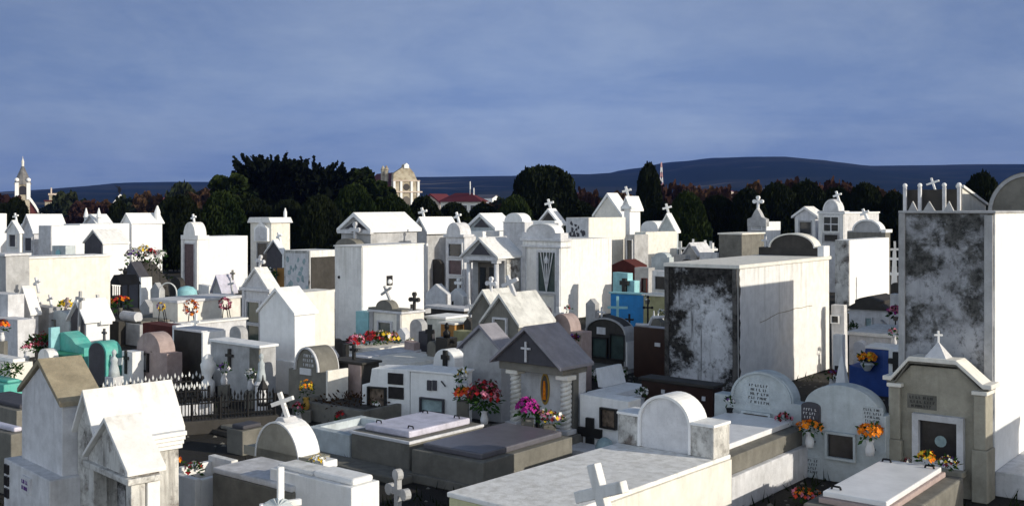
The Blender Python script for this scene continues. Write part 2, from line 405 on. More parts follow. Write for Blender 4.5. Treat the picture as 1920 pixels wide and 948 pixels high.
# ================================================================== FRONT ROW
# big whitewashed tomb at the bottom, its headstone at the far end
f = F(838, 1050, 1362, d=9.8, yaw=-40); f.w, f.l, f.loc = 1.27, 3.22, Vector((-.13, 9.90, 0)); r = f.thing('grave', 'large whitewashed tomb with a broad flat top and round-arched stained headstone, nearest at the bottom', 'grave')
w, l = f.w, f.l; zb = .75
G().box(-w / 2, w / 2, 0, l, 0, zb - .05).build('base', 'lichen', r, .015)
G().box(-w / 2 - .015, w / 2 + .015, -.015, l, zb - .05, zb).build('slab', 'white', r, .012)
y0 = l - .36
hs = G().box(-w / 2, -.345, y0, l, zb + .001, zb + .34).build('shoulder', 'mouldlight', r, .012)
h2 = G().box(.345, w / 2, y0, l, zb + .001, zb + .34).build('shoulder', 'mouldlight', r, .012)
G().box(-w / 2 - .012, -.34, y0 - .012, l + .01, zb + .341, zb + .375).build('coping', 'clean', hs, .01)
G().box(.34, w / 2 + .012, y0 - .012, l + .01, zb + .341, zb + .375).build('coping', 'clean', h2, .01)
G().prism(P_arch(-.32, .32, zb + .001, zb + .30, zb + .60, 20), y0 + .02, l - .02).build('headstone', 'pale', r, .008)
arch_rim(r, -.32, .32, zb + .30, zb + .60, .03, y0 - .015, l + .005, 'clean', zb + .01)
G().box(w / 2 + .001, w / 2 + .03, .02, l - .01, .05, zb - .053).build('side_render', 'cream', r)

# white stone cross near the lens
p = at(1166, 8.9); r = thing('grave_cross', 'plain white leaning cross standing against the side of the large whitewashed tomb', 'cross', (p.x, p.y, 0), -46)
zc = H - (873 - HOR) * 8.9 / FPX
G().box(-.16, .16, -.12, .12, 0, .45).build('pedestal', 'white', r, .015)
G().cross(0, 0, .44, zc - .42, .56, .10, .09, -20, 0, .74).build('cross', 'white', r, .01)

# white block tomb with folded top
f = F(505, 660, 712, d=10.7); r, h = block(f, 'grave', 'low whitewashed block tomb with lumpy top beside the white rosette cross', 'grave', 914, 'clean')
G().box(-f.w / 2 + .05, -.02, .06, f.l - .06, h, h + .05).build('lid', 'white', r, .02)
G().box(.0, f.w / 2 - .03, .05, f.l - .05, h, h + .07).build('lid', 'clean', r, .03)
p = at(526, 10.1); r = thing('grave_cross', 'slim white cross with a sheet-metal rosette before the low whitewashed block tomb', 'cross', (p.x, p.y, 0), 30)
zt = H - (874 - HOR) * 10.1 / FPX
G().cross(0, 0, .3, zt - .3, .40, .06, .05, 0, 0, .52).build('cross', 'clean', r, .006)
G().lathe([(.10, 0), (.09, .2), (.05, .32)], n=10).build('pedestal', 'white', r)
g = G(); cv = g.bm.verts.new((0, 0, .03)); rg = [g.bm.verts.new(((.16 if k % 2 else .12) * math.cos(k * .19635), (.16 if k % 2 else .12) * math.sin(k * .19635), .0 if k % 2 else .035)) for k in range(32)]
for k in range(32): g.bm.faces.new((cv, rg[k], rg[(k + 1) % 32]))
ro = g.build('rosette', 'bluish', r, at=(-.06, -.1, zt - .37)); ro.rotation_euler = (R(24), R(-8), 0)
p = at(746, 11.2); r = thing('grave_cross', 'grey stone cross with trefoil ends standing alone at the bottom', 'cross', (p.x, p.y, 0), -52)
zt = H - (889 - HOR) * 11.2 / FPX
G().cross(0, 0, .14, zt - .14, .30, .065, .06, 0, 0, .68, True).build('cross', 'grey', r, .006)
G().prism([(-.2, 0), (.2, 0), (.12, .15), (-.12, .15)], -.15, .15).build('pedestal', 'stone', r, .01)

# arched headstone with a leaning cross
f = F(397, 548, 640, d=11.2); r, h = slab_grave(f, 'grave', 'weathered arched grave with a leaning cross on top and a white urn at its shoulder', 912, 'stone', 'pale', .0, .07)
hf = F(455, 580, d=12.4); o = f.local(hf.loc); o.z = h
z = lambda px, py: hf.z(px, py) - h
G().prism(P_sh(-hf.w / 2, hf.w / 2, 0, z(465, 850), hf.x(478), hf.x(558), z(515, 792), 20), 0, .30).build('headstone', 'beige', r, .01, at=o)
arch_rim(r, hf.x(478), hf.x(558), z(465, 850), z(515, 792), .02, -.01, .32, 'clean', at=o)
cx = (hf.x(478) + hf.x(558)) / 2; za = z(515, 792)
G().prism([(cx - .13, za - .02), (cx + .13, za - .02), (cx + .05, za + .06), (cx - .05, za + .06)], .05, .25).build('cross_foot', 'pale', r, .006, at=o)
cross_part(r, cx + .03, .15, za + .03, .34, .30, .05, 'white', -20, 25, at=o)
G().tube((cx - .1, .12, za - .03), (cx - .0, .14, za + .2), .014).build('stay', 'grey', r, at=o)
ux = hf.x(592)
g = G(); g.box(ux - .10, ux + .10, .02, .24, 0, z(590, 878)); g.build('urn_block', 'clean', r, .012, at=o)
bouquet(594, 862, 12.35, .10, .07, ['petalwhite', 'yellow'], 'cream and yellow flowers beside the leaning-cross headstone', 26, .022, None, leaf=40)

# gabled slab tomb at the left edge
f = F(40, 116, 186, d=10.9, yaw=-47); r, ze, za = chapel(f, 'house_tomb', 'tall plain house-shaped tomb with a tan concrete roof at the bottom left', 'tomb', 759, 683, 'pale', 'tan', o=.04, t=.05)
zb = f.top(893); w, l = f.w, f.l
G().box(-w / 2 - .08, w / 2 + .10, -.16, l + .02, 0, zb).build('plinth', 'pale', r, .012)
for k in range(3): panel_m(r, -w / 2 - .02, -w / 2 + .10, zb - .15 - .13 * k, zb - .05 - .13 * k, 'plaque', 'plaquedark', at=(0, -.16, 0))
p = panel_m(r, -.06, .19, zb - .24, zb - .07, 'plaque', 'plaque', at=(0, -.16, 0)); inscription(p, -.04, .17, zb - .22, zb - .09, 2, 'petal_violet', y=-.0205, seed=4, plate='plaque')
# house with porch
f = F(146, 184, 336, d=10.6, yaw=-47); r, ze, za = chapel(f, 'house_tomb', 'white double-gabled house-shaped tomb with a moulded eave next to the tan-roofed one', 'tomb', 818, 741, 'mouldlight', 'white', o=.05, t=.05)
l = f.l; w = f.w
g = G()
for k in range(4): g.box(w / 2 - .02, w / 2 + .05 + .035 * k, l * .55, l + .02, ze - .24 + .05 * k, ze - .195 + .05 * k)
g.build('cornice', 'clean', r, .006)
pf = F(168, 246, 300, d=9.9, yaw=-47); o = f.local(pf.loc); pz = pf.top(884); pa = H - (791 - HOR) * (pf.d - pf.w / 2 * pf.B[1]) / FPX
g = G().prism(P_gab(-pf.w / 2, pf.w / 2, pz - .12, pz, pa), 0, pf.l)
g.build('porch_gable', 'mouldlight', r, .008, at=o)
po = roof_chevron(r, pf.w, 0, pf.l, pz + .003, pa + .003, 'white', .05, .04, 'porch_roof', at=o)
for x in (-pf.w / 2 + .05, pf.w / 2 - .05):
    G().box(x - .06, x + .06, 0, .14, 0, pz - .121).build('porch_pillar', 'mouldlight', r, .01, at=o)
G().box(pf.w / 2 - .12, pf.w / 2 + .02, pf.l * .55, pf.l, 0, pz - .122).build('porch_pillar', 'clean', r, .01, at=o)
G().box(-pf.w / 2, pf.w / 2, .25, pf.l, 0, pz - .125).build('porch_wall', 'mouldwall', r, at=o)
for k in (-.18, .04): G().prism(P_arch(k, k + .14, pz - .75, pz - .36, pz - .29, 10), .235, .249).build('niche', 'black', r, at=o)
G().box(-pf.w / 2 - .04, pf.w / 2 + .06, -.05, pf.l, pz - .119, pz - .06).build('string_course', 'mouldlight', r, .01, at=o)
# planter box
f = F(322, 366, 402, d=12.3); r = f.thing('planter', 'small open cement planter box with red plants beside the double-gabled tomb', 'planter')
h = f.top(898); w, l = f.w, max(f.l, .5)
g = G(); g.box(-w / 2, w / 2, 0, .08, 0, h).box(-w / 2, -w / 2 + .08, .081, l, 0, h + .06).box(w / 2 - .08, w / 2, .081, l, 0, h - .02).box(-w / 2, w / 2, l + .001, l + .1, 0, h + .12)
g.build('trough', 'white', r, .01); G().box(-w / 2 + .08, w / 2 - .08, .082, l - .002, 0, h - .12).build('soil', 'stone', r)
q = bouquet(362, 880, 12.7, .14, .10, ['darkred', 'red'], 'dark red flowers growing in the small cement planter', 22, .03, None, leaf=60)
bouquet(330, 862, 14.3, .07, .06, ['scarlet', 'orange'], 'small scarlet flowers on the dark ground behind the double-gabled tomb', 16, .03, None, leaf=20)

# ------------------------------------------------------------------ right foreground
f = F(1338, 1515, d=14.0); r = headstone(f, 'headstone', 'pale headstone with broad arch, block of lettering and brown photograph, behind the large whitewashed tomb',
    P_sh(-f.w / 2, f.w / 2, 0, f.z(1345, 738), f.x(1368), f.x(1486), f.z(1428, 696), 20), .24, 'bluish')
arch_rim(r, f.x(1374), f.x(1480), f.z(1345, 738), f.z(1428, 700), .025, -.03, -.001, 'bluish')
inscription(r, f.x(1402), f.x(1440), f.z(1420, 757), f.z(1420, 718), 5, 'plaquedark', seed=3, plate='bluish')
panel(r, f, (1395, 775, 1442, 823), 'picture', 'photo', 'bluish', .03, .02)
bz = .62
G().box(-f.w / 2 + .22, f.w / 2 - .02, -2.3, -.001, 0, bz).build('bed', 'stone', r, .015)
G().box(-f.w / 2 + .25, f.w / 2 - .2, -2.25, -.05, bz + .001, bz + .07).build('slab', 'marble', r, .012)
G().box(f.w / 2 - .02, f.w / 2 + .06, -2.3, -.001, 0, bz - .2).build('kerb', 'pale', r, .015)
bouquet(1368, 752, .12, .07, .09, ['violet', 'petalwhite'], 'dark bunch of violet flowers on the left shoulder of the lettered pale headstone', 24, .022, 'iron', leaf=40, fr=f)
bouquet(1470, 784, .14, .11, .09, ['red', 'pink', 'darkred'], 'red flowers in a white vase between the two pale arched headstones', 36, .025, 'marble', leaf=30, fr=f)
f = F(1502, 1662, d=13.2); r = headstone(f, 'headstone', 'pale blue-grey headstone with one wide round arch, dark photograph and two orange flower vases', P_sh(-f.w / 2, f.w / 2, 0, f.z(1510, 762), f.x(1508), f.x(1650), f.z(1580, 722), 24), .26, 'bluish')
g = G().prism(P_arch(f.x(1504), f.x(1540), f.z(1520, 790), f.z(1520, 760), f.z(1520, 752), 8), -.02, .001); g.build('plaque', 'slate', r, .004)
panel(r, f, (1554, 814, 1603, 857), 'picture', 'plaquedark', 'bluish', .03, .02)
inscription(r, f.x(1620), f.x(1656), f.z(1638, 792), f.z(1638, 764), 4, 'slate', seed=8, plate='bluish')
inscription(r, f.x(1505), f.x(1537), f.z(1520, 886), f.z(1520, 858), 4, 'slate', seed=9, plate='bluish')
inscription(r, f.x(1508), f.x(1535), f.z(1520, 784), f.z(1520, 762), 3, 'plaque', y=-.0205, seed=9, plate='slate')
bouquet(1518, 799, .16, .18, .07, ['orange'], 'wide orange flowers in the left vase of the blue-grey arched headstone', 60, .035, 'marble', leaf=50, fr=f)
bouquet(1631, 809, .16, .155, .10, ['orange'], 'rounded orange flowers in the right vase of the blue-grey arched headstone', 60, .038, 'marble', leaf=50, fr=f)
bouquet(1510, 925, 12.65, .18, .07, ['scarlet', 'orange', 'pink'], 'scattered red and orange flowers on the ground below the blue-grey headstone', 40, .03, None, leaf=80)

# chapel headstone with canted cornice
f = F(1667, 1850, d=12.6); r = f.thing('headstone', 'large cream headstone with a canted cornice, small pyramid finial and framed niche, at the right', 'headstone')
w = f.w; hw = w / 2; zl = f.z(1667, 716); zt = f.z(1745, 684); xa, xb = f.x(1705), f.x(1795)
outl = [(-hw, zl - .0), (xa, zt), (xb, zt), (hw, zl)]
G().prism([(-hw + .03, 0), (hw - .03, 0), (hw - .03, zl - .02), (xb, zt - .03), (xa, zt - .03), (-hw + .03, zl - .02)], .06, .28).build('stone', 'beige', r, .008)
def band(t, oo, y0, y1, mat, zoff=0, nm='cornice'):
    pts = [(-hw - oo, zl + zoff), (-hw + .10 - oo, zl + zoff), (xa, zt + zoff), (xb, zt + zoff), (hw - .10 + oo, zl + zoff), (hw + oo, zl + zoff)]
    return G().prism(pts + [(x, z + t) for x, z in pts[::-1]], y0, y1).build(nm, mat, r, .008)
band(.055, .07, -.04, .32, 'cream', .03); band(.03, .03, -.01, .30, 'stone', 0, 'moulding')
for x in (-hw + .07, hw - .07):
    G().box(x - .07, x + .07, -.02, .28, .62, zl - .05).build('pillar', 'beige', r, .012)
    G().box(x - .09, x + .09, -.04, .30, 0, .619).build('pillar_base', 'beige', r, .012)
    G().box(x - .09, x + .09, -.04, .30, zl - .049, zl + .0).build('capital', 'cream', r, .01)
q = f.x(1753); g = G(); k = [g.bm.verts.new((q + a * .13, .14 + b * .13, zt + .085)) for a, b in ((-1, -1), (1, -1), (1, 1), (-1, 1))]; t = g.bm.verts.new((q, .14, zt + .28))
for i in range(4): g.bm.faces.new((k[i], k[(i + 1) % 4], t))
g.bm.faces.new(k[::-1]); g.build('finial', 'pale', r)
cross_part(r, q, .14, zt + .25, .16, .10, .025, 'clean', 0, 30)
p = panel(r, f, (1723, 790, 1795, 862), 'niche', 'plaquedark', 'pale', .075, .05, y=.055)
G().prism([(f.x(1762) + .07 * math.cos(a), f.z(1762, 828) + .07 * math.sin(a)) for a in [i * .52 for i in range(12)]], .035, .045).build('medallion', 'metalblue', r)
G().box(f.x(1705), f.x(1812), -.16, .05, f.z(1760, 886), f.z(1760, 874)).build('shelf', 'beige', r, .01)
inscription(r, f.x(1700), f.x(1752), f.z(1725, 766), f.z(1725, 742), 3, 'black', y=.058, seed=12, plate='stone')
bouquet(1738, 858, 12.15, .10, .09, ['orange', 'yellow'], 'orange and yellow flowers in the framed niche of the cream headstone', 34, .028, None, leaf=40)
bouquet(1776, 866, 12.12, .13, .07, ['darkred', 'petalwhite', 'yellow', 'violet'], 'mixed dark flowers along the niche shelf of the cream headstone', 44, .024, None, leaf=60)
bouquet(1700, 868, 12.4, .06, .07, ['darkred', 'petalwhite'], 'small dark bunch at the foot of the cream headstone left pillar', 18, .02, None, leaf=30)
f2 = F(1537, 1668, d=10.55); l2 = 2.0
r = f2.thing('grave', 'bright white marble slab grave in front of the cream headstone', 'grave'); w = f2.w; h = f2.top(941)
G().box(-w / 2 - .12, w / 2 + .16, -.15, l2, 0, h - .12).build('base', 'stone', r, .02)
G().box(-w / 2, w / 2, -.04, l2 - .12, h - .119, h - .06).build('tier', 'pinkstone', r, .012)
s = G().box(-w / 2 + .03, w / 2 - .03, 0, l2 - .18, h - .059, h).build('slab', 'marble', r, .012)
for x, y in ((-w / 2 + .12, .14), (w / 2 - .12, l2 - .32), (-w / 2 + .12, l2 - .32)): G().path([(x - .05, y, h), (x - .04, y, h + .03), (x + .04, y, h + .03), (x + .05, y, h)], .012).build('handle', 'iron', s)

# tall stained vault at the right
f = F(1690, 1866, d=12.95, l=7.8); r, h = block(f, 'burial_vault', 'tallest flat-topped burial vault, mottled grey front and bright white side, at the right edge', 'vault', 400, 'clean', front='blotch')
G().box(-f.w / 2 - .02, -f.w / 2 + .06, -.06, -.026, 0, h).build('corner_post', 'grey', r, .006)
G().box(f.w / 2 - .12, f.w / 2 - .02, -.045, -.026, 0, h - .02).build('corner_post', 'grey', r, .006)
G().box(f.w / 2 + .001, f.w / 2 + .75, -.02, f.l, 0, .30).build('step', 'pale', r, .012)
G().box(-f.w / 2 - .02, f.w / 2 + .02, -.07, f.l, h + .001, h + .03).build('coping', 'grey', r, .006)
g = G()
for a, b, zz in ((1705, 1722, 386), (1733, 1755, 386), (1772, 1790, 386)):
    g.prism([(f.x(a), h + .03), (f.x(b), h + .03), (f.x((a + b) / 2), h + .15)], -.06, -.02)
g.build('crest', 'grey', r)
# balustraded vault behind it
f = F(1688, 1806, d=22.5, l=2.5); r, h = block(f, 'burial_vault', 'grey vault crowned by four posts with white balls and a cross, behind the tallest vault', 'vault', 402, 'stone')
zt = f.top(350); w = f.w
for i, px in enumerate((1696, 1724, 1770, 1798)):
    q = f.x(px); po = G().box(q - .034, q + .034, 0, .08, h, zt).build('post', 'pale', r, .01)
    G().ball((q, .04, zt + .04), .052).build('ball', 'clean', po, smooth=True)
G().box(-w / 2 + .1, w / 2 - .1, .15, .3, h, zt - .05).build('parapet', 'dark', r, .01)
cross_part(r, f.x(1749), .22, zt - .1, .32, .28, .04, 'clean', -18, 0)
f = F(1797, 1805, 1850, d=26.0); r = f.thing('burial_vault', 'cream vault with a sloping shed roof between the ball-topped posts and the dark dome', 'vault')
zl, zr = f.top(352), f.sz(1850, 385); l = f.l
G().prism([(0, 0), (l, 0), (l, zr), (0, zl)], -f.w / 2, f.w / 2, 'x').build('wall', 'cream', r, .01)
G().prism([(-.05, zl + .005), (l + .05, zr - .0), (l + .05, zr + .06), (-.05, zl + .07)], -f.w / 2 - .04, f.w / 2 + .05, 'x').build('roof', 'white', r)
f = F(1852, 2010, d=24.0, l=3.0); r = f.thing('burial_vault', 'dark vault with a big round barrel top showing above the white side wall', 'vault')
zs, za = f.top(400), f.z(1930, 322); G().prism(P_arch(-f.w / 2, f.w / 2, zs - .002, zs, za, 26), 0, f.l).build('barrel_roof', 'stone', r, .02)
G().box(-f.w / 2, f.w / 2, 0, f.l, 0, zs - .004).build('wall', 'grey', r)
arch_rim(r, -f.w / 2 + .1, f.w / 2 - .1, zs, za - .1, .08, -.04, -.001, 'grey')
# ================================================================== MIDDLE ROWS
# stained block vault with an arched pediment at its far end
f = F(1250, 1385, 1558, d=19.6); r, h = block(f, 'burial_vault', 'big square burial vault with mould-blackened front, pale side and dark arched pediment on top', 'vault', 497, 'white', cap=.07, capmat='cream', front='mouldwall')
w, l = f.w, f.l
for x in (-w / 2, w / 2 - .09): G().box(x - .01, x + .08, -.055, -.026, 0, h - .075).build('corner_strip', 'mouldedge', r, .006)
hz = H - (466 - HOR) * 22.4 / FPX; ha = H - (441 - HOR) * 22.9 / FPX
p = G().prism(P_sh(-w / 2 + .02, w / 2 - .01, h + .001, hz - .02, -w * .30, w * .36, ha, 18), l - .3, l).build('pediment', 'dark', r, .01)
arch_rim(p, -w * .30, w * .36, hz - .02, ha, .03, l - .34, l + .02, 'cream')
G().box(w / 2 - .13, w / 2 + .012, l - .32, l + .012, h + .001, hz + .03).build('end_post', 'clean', p, .008)
cross_part(r, -w * .42, l - .16, hz - .05, .26, .18, .04, 'pale', 0, 0)

g = G(); pl_ = [(0.0, .02)]; n_ = 26
for k in range(n_ + 1): pl_.append((.03 + .07 * rnd.random() ** 2, .02 + (h - .1) * k / n_))
pl_.append((0.0, h - .08)); g.prism(pl_, w / 2 - .002, w / 2 + .004, 'x'); g.build('corner_mould', 'mouldedge', r)
g = G(); yy, zz = .9, 1.30
for k in range(9):
    y2, z2 = yy + .28, zz + rnd.uniform(-.02, .05); g.prism([(yy, zz - .006), (y2, z2 - .006), (y2, z2 + .005), (yy, zz + .005)], w / 2 + .0005, w / 2 + .007, 'x'); yy, zz = y2, z2
g.build('crack', 'tan', r)
# chapel with twisted columns
f = F(942, 1066, 1090, d=15.4); r = f.thing('chapel_tomb', 'small temple tomb with twisted columns, slate pediment with a cross and an oval saint panel', 'tomb')
w, l = f.w, .52; ze, za = f.z(1064, 686), f.z(1005, 617)
G().prism([(-w / 2, ze), (w / 2, ze), (0, za)], -.20, l).build('pediment', 'slate', r, .006)
roof_chevron(r, w, -.22, l, ze + .004, za + .01, 'lavroof', .05, .045)
G().box(-w / 2 + .02, w / 2 - .02, -.12, l - .02, ze - .13, ze - .002).build('entablature', 'stone', r, .008)
cross_part(r, .0, -.225, ze + .03, .30, .17, .03, 'pale')
yb = .30
G().box(-w / 2 + .04, w / 2 - .04, yb, l - .03, .22, ze - .131).build('back_wall', 'pale', r)
G().box(w / 2 - .09, w / 2 - .03, .16, yb - .002, .22, ze - .134).build('side_wall', 'stone', r, .006)
G().box(-w / 2 - .1, w / 2 + .12, -.16, l + .05, 0, .22).build('platform', 'stone', r, .015)
def twisted(root, x, y, z0, z1, rad, mat):
    c = G(); n, m = 16, 64; rings = []
    for j in range(m + 1):
        z = z0 + .06 + (z1 - z0 - .12) * j / m; ph = j / m * 6.283 * 5.4
        rings.append([c.bm.verts.new((x + (rad * (.80 + .22 * abs(math.cos((6.283 * i / n * 2 - ph * 2) / 2)))) * math.cos(6.283 * i / n), y + (rad * (.80 + .22 * abs(math.cos((6.283 * i / n * 2 - ph * 2) / 2)))) * math.sin(6.283 * i / n), z)) for i in range(n)])
    for a, b in zip(rings, rings[1:]):
        for i in range(n): c.bm.faces.new((a[i], a[(i + 1) % n], b[(i + 1) % n], b[i]))
    o = c.build('column', mat, root)
    G().box(x - rad * 1.35, x + rad * 1.35, y - rad * 1.35, y + rad * 1.35, z0, z0 + .07).build('base', 'pale', o, .01)
    G().box(x - rad * 1.3, x + rad * 1.3, y - rad * 1.3, y + rad * 1.3, z1 - .07, z1 - .003).build('capital', 'cream', o, .01)
twisted(r, f.xat(966, .02), .02, .22, ze - .13, .085, 'worn'); twisted(r, f.xat(1061, .02), .02, .22, ze - .13, .085, 'worn')
ox, oz = f.xat(1022, yb), f.zat(1022, yb, 728)
G().prism([(ox + .085 * math.cos(a), oz + .24 * math.sin(a)) for a in [i * .3927 for i in range(16)]], yb - .02, yb - .001).build('oval_frame', 'gold', r, .004)
G().prism([(ox + .06 * math.cos(a), oz + .20 * math.sin(a)) for a in [i * .3927 for i in range(16)]], yb - .028, yb - .021).build('oval_panel', 'doorwood', r)
G().prism([(ox - .03, oz - .16), (ox + .03, oz - .16), (ox + .022, oz + .06), (ox + .015, oz + .12), (ox - .015, oz + .12), (ox - .022, oz + .06)], yb - .034, yb - .0285).build('saint_figure', 'petal_orange', r)
bouquet(989, 764, 15.1, .17, .15, ['magenta', 'magenta'], 'magenta flowers at the left column of the temple tomb', 80, .04, None, leaf=50, stand='stone')
bouquet(1030, 782, 15.0, .22, .10, ['darkred', 'yellow', 'petalwhite', 'pink'], 'mixed red, yellow and white flowers between the twisted columns', 60, .03, None, leaf=90, stand='stone')
cr = at(1008, 15.3); q = thing('grave_cross', 'small black cross among the flowers under the oval saint panel', 'cross', (cr.x, cr.y, .30), YAW); G().cross(0, 0, 0, .36, .2, .045).build('cross', 'iron', q)
# two polished slab graves before it
f = F(658, 768, 905, d=13.9); r, h = slab_grave(f, 'grave', 'pale grave with a long lavender polished slab in front of the two white headstones', 814, 'stone', 'lavgranite', .13, .09, rings='iron')
G().box(-f.w / 2 - .02, f.w / 2 + .02, -.02, f.l, h - .13, h - .0905).build('coping', 'pale', r, .01)
f = F(772, 905, 1075, d=12.9); r, h = slab_grave(f, 'grave', 'dark polished slab grave lying in front of the temple tomb with twisted columns', 855, 'stone', 'greygranite', .10, .08)
G().box(-f.w / 2 + .03, f.w / 2 - .03, .03, f.l - .02, h - .125, h - .0805).build('coping', 'slate', r, .015)
G().box(-f.w / 2 - .05, f.w / 2 + .05, -.05, f.l, 0, .12).build('plinth', 'stone', r, .015)
# kerbed plot in front
f = F(575, 655, 700, d=14.6); r = f.thing('grave_kerb', 'low whitewashed kerb with an empty sunken bed left of the lavender slab grave', 'kerb'); h = f.top(815); w, l = f.w, f.l + .6
g = G(); g.box(-w / 2, w / 2, 0, .14, 0, h).box(-w / 2, -w / 2 + .14, .141, l, 0, h + .001).box(w / 2 - .14, w / 2, .141, l, 0, h + .001).box(-w / 2 + .141, w / 2 - .141, l - .14, l, 0, h)
g.build('kerb', 'bluish', r, .012); G().box(-w / 2 + .14, w / 2 - .14, .141, l - .141, 0, h - .1).build('bed_fill', 'pale', r)
G().box(-w / 2 - .3, w / 2 + 1.4, -.45, -.04, 0, .1).build('step', 'stone', r, .02)

# two white low headstones
f = F(679, 768, d=17.3, yaw=-25); r = headstone(f, 'headstone', 'white stepped headstone with two black plaques and a dark framed picture', [(f.x(679), 0), (f.w / 2, 0), (f.w / 2, f.z(768, 692)), (f.x(697), f.z(697, 690)), (f.x(693), f.z(693, 718)), (f.x(679), f.z(679, 720))], .5, 'clean')
panel(r, f, (694, 727, 723, 764), 'picture', 'photo', 'black', .025, .03)
panel(r, f, (728, 699, 756, 720), 'plaque', 'plaquedark'); panel(r, f, (729, 725, 757, 747), 'plaque', 'plaquedark')
q = bouquet(706, 758, 17.1, .06, .05, ['petalwhite'], 'few white flowers hung on the stepped white headstone picture', 14, .025, None, leaf=10)
f = F(769, 858, d=16.9, yaw=-25); r = headstone(f, 'headstone', 'plain white oblong headstone with two tiny windows and a grey grille', [(-f.w / 2, 0), (f.w / 2, 0), (f.w / 2, f.z(858, 700)), (-f.w / 2, f.z(769, 697))], .5, 'clean')
panel(r, f, (801, 712, 809, 731), 'plaque', 'slate'); panel(r, f, (811, 712, 819, 731), 'plaque', 'slate')
p = panel(r, f, (791, 748, 831, 770), 'window', 'metalblue', 'slate', .025, .02)
G().tube((f.x(828), -.02, f.z(828, 713)), (f.x(836), -.02, f.z(836, 723)), .012).build('hook', 'slate', r)
G().box(-f.w / 2 - .03, f.w / 2 + .03, -.03, .52, f.z(812, 699), f.z(812, 695)).build('coping', 'clean', r, .008)
bouquet(908, 740, 15.9, .27, .24, ['darkred', 'darkred', 'red', 'darkred', 'pink'], 'big bunch of dark red flowers in a white urn left of the twisted columns', 150, .04, 'marble', leaf=220, stand='stone')
bouquet(868, 738, 16.2, .14, .10, ['scarlet', 'orange'], 'bright orange-red flowers beside the plain white oblong headstone', 60, .04, None, leaf=50, stand='stone')
bouquet(866, 702, 16.7, .09, .12, ['petalwhite', 'yellow'], 'white and yellow flowers at the right corner of the plain white oblong headstone', 30, .03, None, leaf=50, stand='pale')

# gabled tombs behind the twisted columns
f = F(868, 940, 960, d=17.3, l=.75); r, ze, za = chapel(f, 'house_tomb', 'small grey gabled tomb with a lavender roof just left of the temple tomb', 'tomb', 655, 614, 'grey', 'lavroof', o=.08, t=.05)
f = F(907, 972, d=19.6, l=1.0); r, ze, za = chapel(f, 'house_tomb', 'grey gabled tomb with a bright white roof slope and a tall leaning cross', 'tomb', 606, 557, 'stone', 'worn', o=.07, t=.06)
cross_part(r, .06, .35, za + .0, .42, .36, .07, 'pale', -24, 10)
panel_m(r, -.14, .14, ze - .25, ze + .05, 'niche', 'stone', 'pale', .035, .02)
f = F(884, 930, d=21.5, l=.8); r, ze, za = chapel(f, 'house_tomb', 'narrow grey gabled tomb with bright roof patch and knobbed cross, furthest of the gabled group', 'tomb', 588, 549, 'stone', 'worn', o=.06, t=.06)
cross_part(r, .03, .2, za, .28, .2, .05, 'pale', 0, 0, tref=True)

# dark arched stone and black block
f = F(1098, 1174, d=22.4); r = headstone(f, 'headstone', 'dark polished headstone with a flat arched top, glass doors and a white lit edge', [(-f.w / 2, 0), (f.w / 2, 0), (f.w / 2, f.z(1174, 628))] + arc(-f.w / 2, f.w / 2, f.z(1174, 628), f.z(1136, 594), 16), .30, 'dark')
arch_rim(r, -f.w / 2 + .03, f.w / 2 - .03, f.z(1174, 628), f.z(1136, 598), .035, -.04, .34, 'grey', 0)
G().box(f.w / 2 + .008, f.w / 2 + .04, -.03, .33, .1, f.z(1174, 640)).build('lit_edge', 'clean', r, .008)  # white strip stands in for sunlight on the right edge
panel(r, f, (1112, 634, 1138, 668), 'window', 'greenglass', 'black', .03); panel(r, f, (1146, 628, 1171, 672), 'window', 'greenglass', 'black', .03)
panel(r, f, (1119, 613, 1135, 626), 'plaque', 'plaque')
G().box(-f.w / 2 - .1, f.w / 2 + .1, -.9, -.07, 0, .18).build('kerb', 'stone', r, .02)
for px in (1100, 1116, 1134, 1152, 1168): bouquet(px, 703 - (px - 1100) * .05, 21.2, .10, .09, ['petalwhite'], 'white flower clump on the kerb of the dark arched headstone', 22, .035, None, leaf=30)['group'] = 'white flowers along the dark kerb'
f = F(1188, 1246, d=21.6, l=.35); r, h = block(f, 'headstone', 'near-black square headstone with a small white plaque beside the mouldy vault', 'headstone', 616, 'brown'); panel(r, f, (1228, 642, 1238, 649), 'plaque', 'plaque')
G().path([(f.x(1188), .1, h + .03), (f.x(1212), .1, h + .04), (f.x(1218), .1, h + .2), (f.x(1246), .1, h + .24)], .03).build('rail', 'pale', r)
f = F(1202, 1335, d=17.0, l=.35); r, h = block(f, 'headstone', 'dark brown polished oblong headstone below the mouldy vault', 'headstone', 722, 'brown', cap=.05, capmat='dark'); panel(r, f, (1240, 730, 1246, 737), 'plaque', 'plaque'); panel(r, f, (1316, 742, 1322, 750), 'plaque', 'plaque')
# white headstone with black cross
f = F(1087, 1178, d=15.0); r = headstone(f, 'headstone', 'white headstone with a large flat black cross and a framed photograph', [(-f.w / 2, 0), (f.w / 2, 0), (f.w / 2, f.z(1178, 752)), (-f.w / 2, f.z(1087, 738))], .34, 'clean')
k = lambda px, py: f.p(px, py)
G().prism([(f.x(a), f.z(1108, b)) for a, b in ((1101, 846), (1115, 846), (1115, 818), (1130, 818), (1130, 801), (1115, 801), (1115, 782), (1101, 782), (1101, 801), (1087, 801), (1087, 818), (1101, 818))], -.05, -.002).build('cross', 'black', r, .004)
panel(r, f, (1130, 767, 1155, 799), 'picture', 'photo', 'black', .025, .02)
G().lathe([(.13, 0), (.13, .05), (.1, .12), (.04, .16)], f.x(1148), -.2, 14).build('dome_box', 'metalblue', r, at=(0, 0, f.z(1148, 836)))
G().box(-f.w / 2, f.w / 2, -.5, -.051, 0, f.z(1148, 836)).build('base', 'pale', r, .01)
